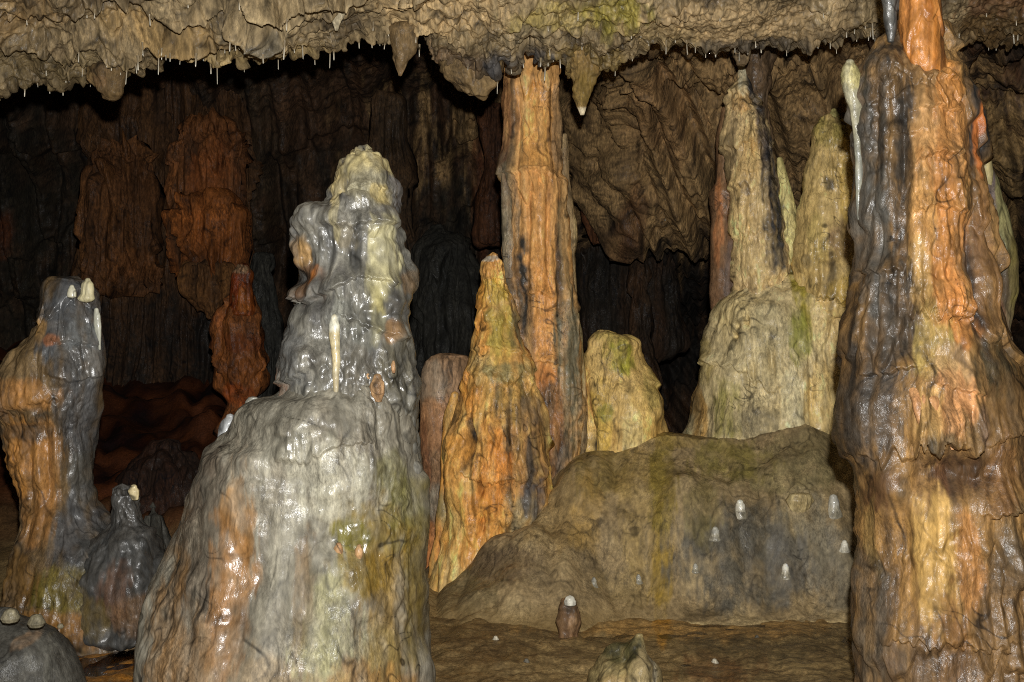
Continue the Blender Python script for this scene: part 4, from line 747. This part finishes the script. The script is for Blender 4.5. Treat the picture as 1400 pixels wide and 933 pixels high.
for r_, j, lp in cand:
    px, py = Px[r_, j], Py[r_, j]
    if not (-5 < px < 1405): continue
    if any((px - a) ** 2 + (py - b) ** 2 < 4.5 ** 2 for a, b in used): continue
    if len(used) >= 285: break
    if lp == 0 and RS.rand() < .25: continue
    used.append((px, py))
    g = [k for k in SL if SL[k][1](px)][0]
    kind = RS.randint(0, 6)
    while len(protos) < 6:
        i = len(protos); V, Q, c = straw_mesh([.016, .024, .036, .062, .045, .028][i], [.0024, .0026, .003, .0032, .0022, .0036][i])
        protos.append((V, Q, c, None))
    V, Q, c, me = protos[kind]
    loc = CP[r_, j] + np.array([0, 0, .006])
    if me is None:
        o = mesh('soda_straw', V, Q, M_CALC, None, c); protos[kind] = (V, Q, c, o)
    else:
        o = me.copy(); COL.objects.link(o)
    o.location = tuple(loc)
    k_ = .7 + .7 * RS.rand(); o.scale = (k_, k_, k_ * (.5 + 1.3 * RS.rand() ** 1.6)); o.rotation_euler = (RS.normal(0, .04), RS.normal(0, .04), RS.rand() * 6.28)
    tag(o, SL[g][0], 'soda straw', GR[g])

# ------------------------------------------------------------------ far background
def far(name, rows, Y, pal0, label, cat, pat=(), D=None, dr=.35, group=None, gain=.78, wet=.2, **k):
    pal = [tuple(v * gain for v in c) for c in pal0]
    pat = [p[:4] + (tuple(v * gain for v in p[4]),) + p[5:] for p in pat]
    o = body(name, rows, Y, None, M_WALL, D or dict(lump=(.10, 1.6), rib=(.10, 7.5, .22), tier=(.09, .9, .3), pop=(.03, 6)), pal, pat, dr=dr, wet=wet, sf=5., zf=.2, loc=tuple(at((rows[-1][1] + rows[-1][2]) / 2, rows[-1][0], Y)), **k)
    return tag(o, label, cat, group)
CB = [(40, 21, 9), (60, 31, 12), (76, 42, 17)]
D_CU = dict(lump=(.10, 1.4), rib=(.17, 8.5, .16), tier=(.16, .8, .45), pop=(.03, 6))
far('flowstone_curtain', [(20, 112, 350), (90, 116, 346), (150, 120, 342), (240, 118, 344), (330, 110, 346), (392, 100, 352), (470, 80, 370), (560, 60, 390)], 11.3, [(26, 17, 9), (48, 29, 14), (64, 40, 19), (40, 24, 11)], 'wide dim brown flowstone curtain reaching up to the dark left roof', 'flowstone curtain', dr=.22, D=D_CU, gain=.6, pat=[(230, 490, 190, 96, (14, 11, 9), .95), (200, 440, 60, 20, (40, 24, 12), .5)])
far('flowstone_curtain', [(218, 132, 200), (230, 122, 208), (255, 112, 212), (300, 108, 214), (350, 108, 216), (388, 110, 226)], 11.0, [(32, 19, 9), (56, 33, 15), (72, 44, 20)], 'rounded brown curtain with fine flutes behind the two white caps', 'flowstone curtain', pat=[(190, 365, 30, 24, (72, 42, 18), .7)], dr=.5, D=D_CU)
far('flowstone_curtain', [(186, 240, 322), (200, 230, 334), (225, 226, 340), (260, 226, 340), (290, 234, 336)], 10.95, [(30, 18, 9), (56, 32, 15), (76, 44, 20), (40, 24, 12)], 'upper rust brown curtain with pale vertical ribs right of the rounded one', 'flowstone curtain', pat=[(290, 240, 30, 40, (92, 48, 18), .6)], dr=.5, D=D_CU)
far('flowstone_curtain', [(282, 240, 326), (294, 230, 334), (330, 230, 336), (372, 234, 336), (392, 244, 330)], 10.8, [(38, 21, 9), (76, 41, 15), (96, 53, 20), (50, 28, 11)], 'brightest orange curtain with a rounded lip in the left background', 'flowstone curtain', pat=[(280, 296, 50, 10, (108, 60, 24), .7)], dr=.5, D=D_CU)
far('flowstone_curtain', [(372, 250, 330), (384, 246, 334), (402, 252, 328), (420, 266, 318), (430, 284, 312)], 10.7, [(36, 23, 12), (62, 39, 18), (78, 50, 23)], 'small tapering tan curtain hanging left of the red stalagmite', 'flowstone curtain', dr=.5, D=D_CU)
t = empty('stalagmite', tuple(at(330, 560, 9.2)), 'red-brown bulbous stalagmite in the dark left background', 'stalagmite')
body('bulb', [(408, 316, 346), (425, 308, 352), (445, 298, 360), (465, 293, 365), (490, 291, 367), (515, 295, 364), (535, 303, 356), (552, 312, 342), (600, 300, 350)], 9.2, t, M_WALL, dict(lump=(.12, 2.6), rib=(.10, 8, .35), tier=(.06, 1.4, .4), fine=(.015, 18)), [(32, 18, 9), (56, 31, 13), (78, 44, 18), (44, 24, 11)], [(306, 440, 5, 30, (96, 54, 26), .8), (340, 470, 40, 14, (56, 24, 8), .6), (326, 540, 20, 18, (92, 40, 12), .7)], dr=.9, wet=.5, sf=8, zf=.3, dome=.2)  # warm lamp glow put into the red-brown stone colours, nothing emits
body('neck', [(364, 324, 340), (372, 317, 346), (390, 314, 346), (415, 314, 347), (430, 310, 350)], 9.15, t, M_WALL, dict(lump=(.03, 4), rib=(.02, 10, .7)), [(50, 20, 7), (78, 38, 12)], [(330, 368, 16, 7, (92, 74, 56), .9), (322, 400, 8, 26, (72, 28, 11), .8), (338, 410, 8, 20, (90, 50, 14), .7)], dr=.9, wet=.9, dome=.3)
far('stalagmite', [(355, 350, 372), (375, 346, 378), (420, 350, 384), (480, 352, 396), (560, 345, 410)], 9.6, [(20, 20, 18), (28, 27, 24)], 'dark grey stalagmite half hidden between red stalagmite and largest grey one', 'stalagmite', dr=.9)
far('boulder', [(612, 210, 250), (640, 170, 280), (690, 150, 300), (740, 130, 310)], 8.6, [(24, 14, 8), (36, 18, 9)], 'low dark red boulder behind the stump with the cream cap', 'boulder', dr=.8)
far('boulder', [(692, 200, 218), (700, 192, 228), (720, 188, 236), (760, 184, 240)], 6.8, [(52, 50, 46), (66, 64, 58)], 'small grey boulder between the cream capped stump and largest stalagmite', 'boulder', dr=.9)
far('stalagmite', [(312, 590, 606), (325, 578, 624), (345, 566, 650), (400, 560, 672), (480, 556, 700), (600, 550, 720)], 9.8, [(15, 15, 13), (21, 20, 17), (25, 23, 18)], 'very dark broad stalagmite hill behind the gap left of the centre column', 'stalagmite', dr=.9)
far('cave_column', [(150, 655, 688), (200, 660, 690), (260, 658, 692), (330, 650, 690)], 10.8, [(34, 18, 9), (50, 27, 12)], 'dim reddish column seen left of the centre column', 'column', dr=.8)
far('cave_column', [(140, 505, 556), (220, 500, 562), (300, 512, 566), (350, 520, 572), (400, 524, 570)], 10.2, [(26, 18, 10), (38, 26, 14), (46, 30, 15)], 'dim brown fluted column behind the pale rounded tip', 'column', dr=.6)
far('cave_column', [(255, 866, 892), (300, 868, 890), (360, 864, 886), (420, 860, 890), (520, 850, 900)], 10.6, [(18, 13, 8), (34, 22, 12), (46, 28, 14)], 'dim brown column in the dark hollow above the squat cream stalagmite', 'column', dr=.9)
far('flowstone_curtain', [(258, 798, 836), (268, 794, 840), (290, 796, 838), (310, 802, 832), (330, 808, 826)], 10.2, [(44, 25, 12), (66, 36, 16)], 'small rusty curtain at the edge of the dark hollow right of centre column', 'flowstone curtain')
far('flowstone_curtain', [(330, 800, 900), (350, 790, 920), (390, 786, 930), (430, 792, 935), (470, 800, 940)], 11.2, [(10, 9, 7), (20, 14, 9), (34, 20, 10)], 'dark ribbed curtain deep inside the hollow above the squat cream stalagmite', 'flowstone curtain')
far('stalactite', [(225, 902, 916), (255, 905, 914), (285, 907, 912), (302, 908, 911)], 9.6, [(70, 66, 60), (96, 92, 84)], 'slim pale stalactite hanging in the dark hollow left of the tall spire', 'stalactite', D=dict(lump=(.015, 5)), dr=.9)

# ------------------------------------------------------------------ light: the camera's flash, and a trace of cave ambience
w = bpy.data.worlds.new('World'); SC.world = w; w.use_nodes = True
w.node_tree.nodes['Background'].inputs['Color'].default_value = (1., .75, .5, 1)
w.node_tree.nodes['Background'].inputs['Strength'].default_value = .0015
ld = bpy.data.lights.new('flash', 'POINT'); ld.energy = 1.14 * KF * 4 * math.pi * math.pi * 4.6 ** 2
ld.shadow_soft_size = .03; ld.color = (1, .985, .95)
lo = bpy.data.objects.new('flash', ld); COL.objects.link(lo); lo.location = (.045, -.02, H + .26)

cd = bpy.data.cameras.new('camera'); cd.sensor_width = 36; cd.lens = 36 * F / 1400; cd.clip_end = 200; cd.clip_start = .05
co = bpy.data.objects.new('camera', cd); COL.objects.link(co); co.location = (0, 0, H); co.rotation_euler = (math.radians(90), 0, 0)
SC.camera = co
SC.render.engine = 'CYCLES'
SC.cycles.max_bounces = 4; SC.cycles.diffuse_bounces = 2; SC.cycles.glossy_bounces = 3; SC.cycles.transparent_max_bounces = 8
SC.cycles.sample_clamp_indirect = 4
SC.cycles.use_denoising = False; SC.cycles.pixel_filter_type = 'BLACKMAN_HARRIS'; SC.cycles.filter_width = 1.05
SC.view_settings.view_transform = 'Standard'; SC.view_settings.look = 'None'
SC.view_settings.exposure = 0; SC.view_settings.gamma = 1
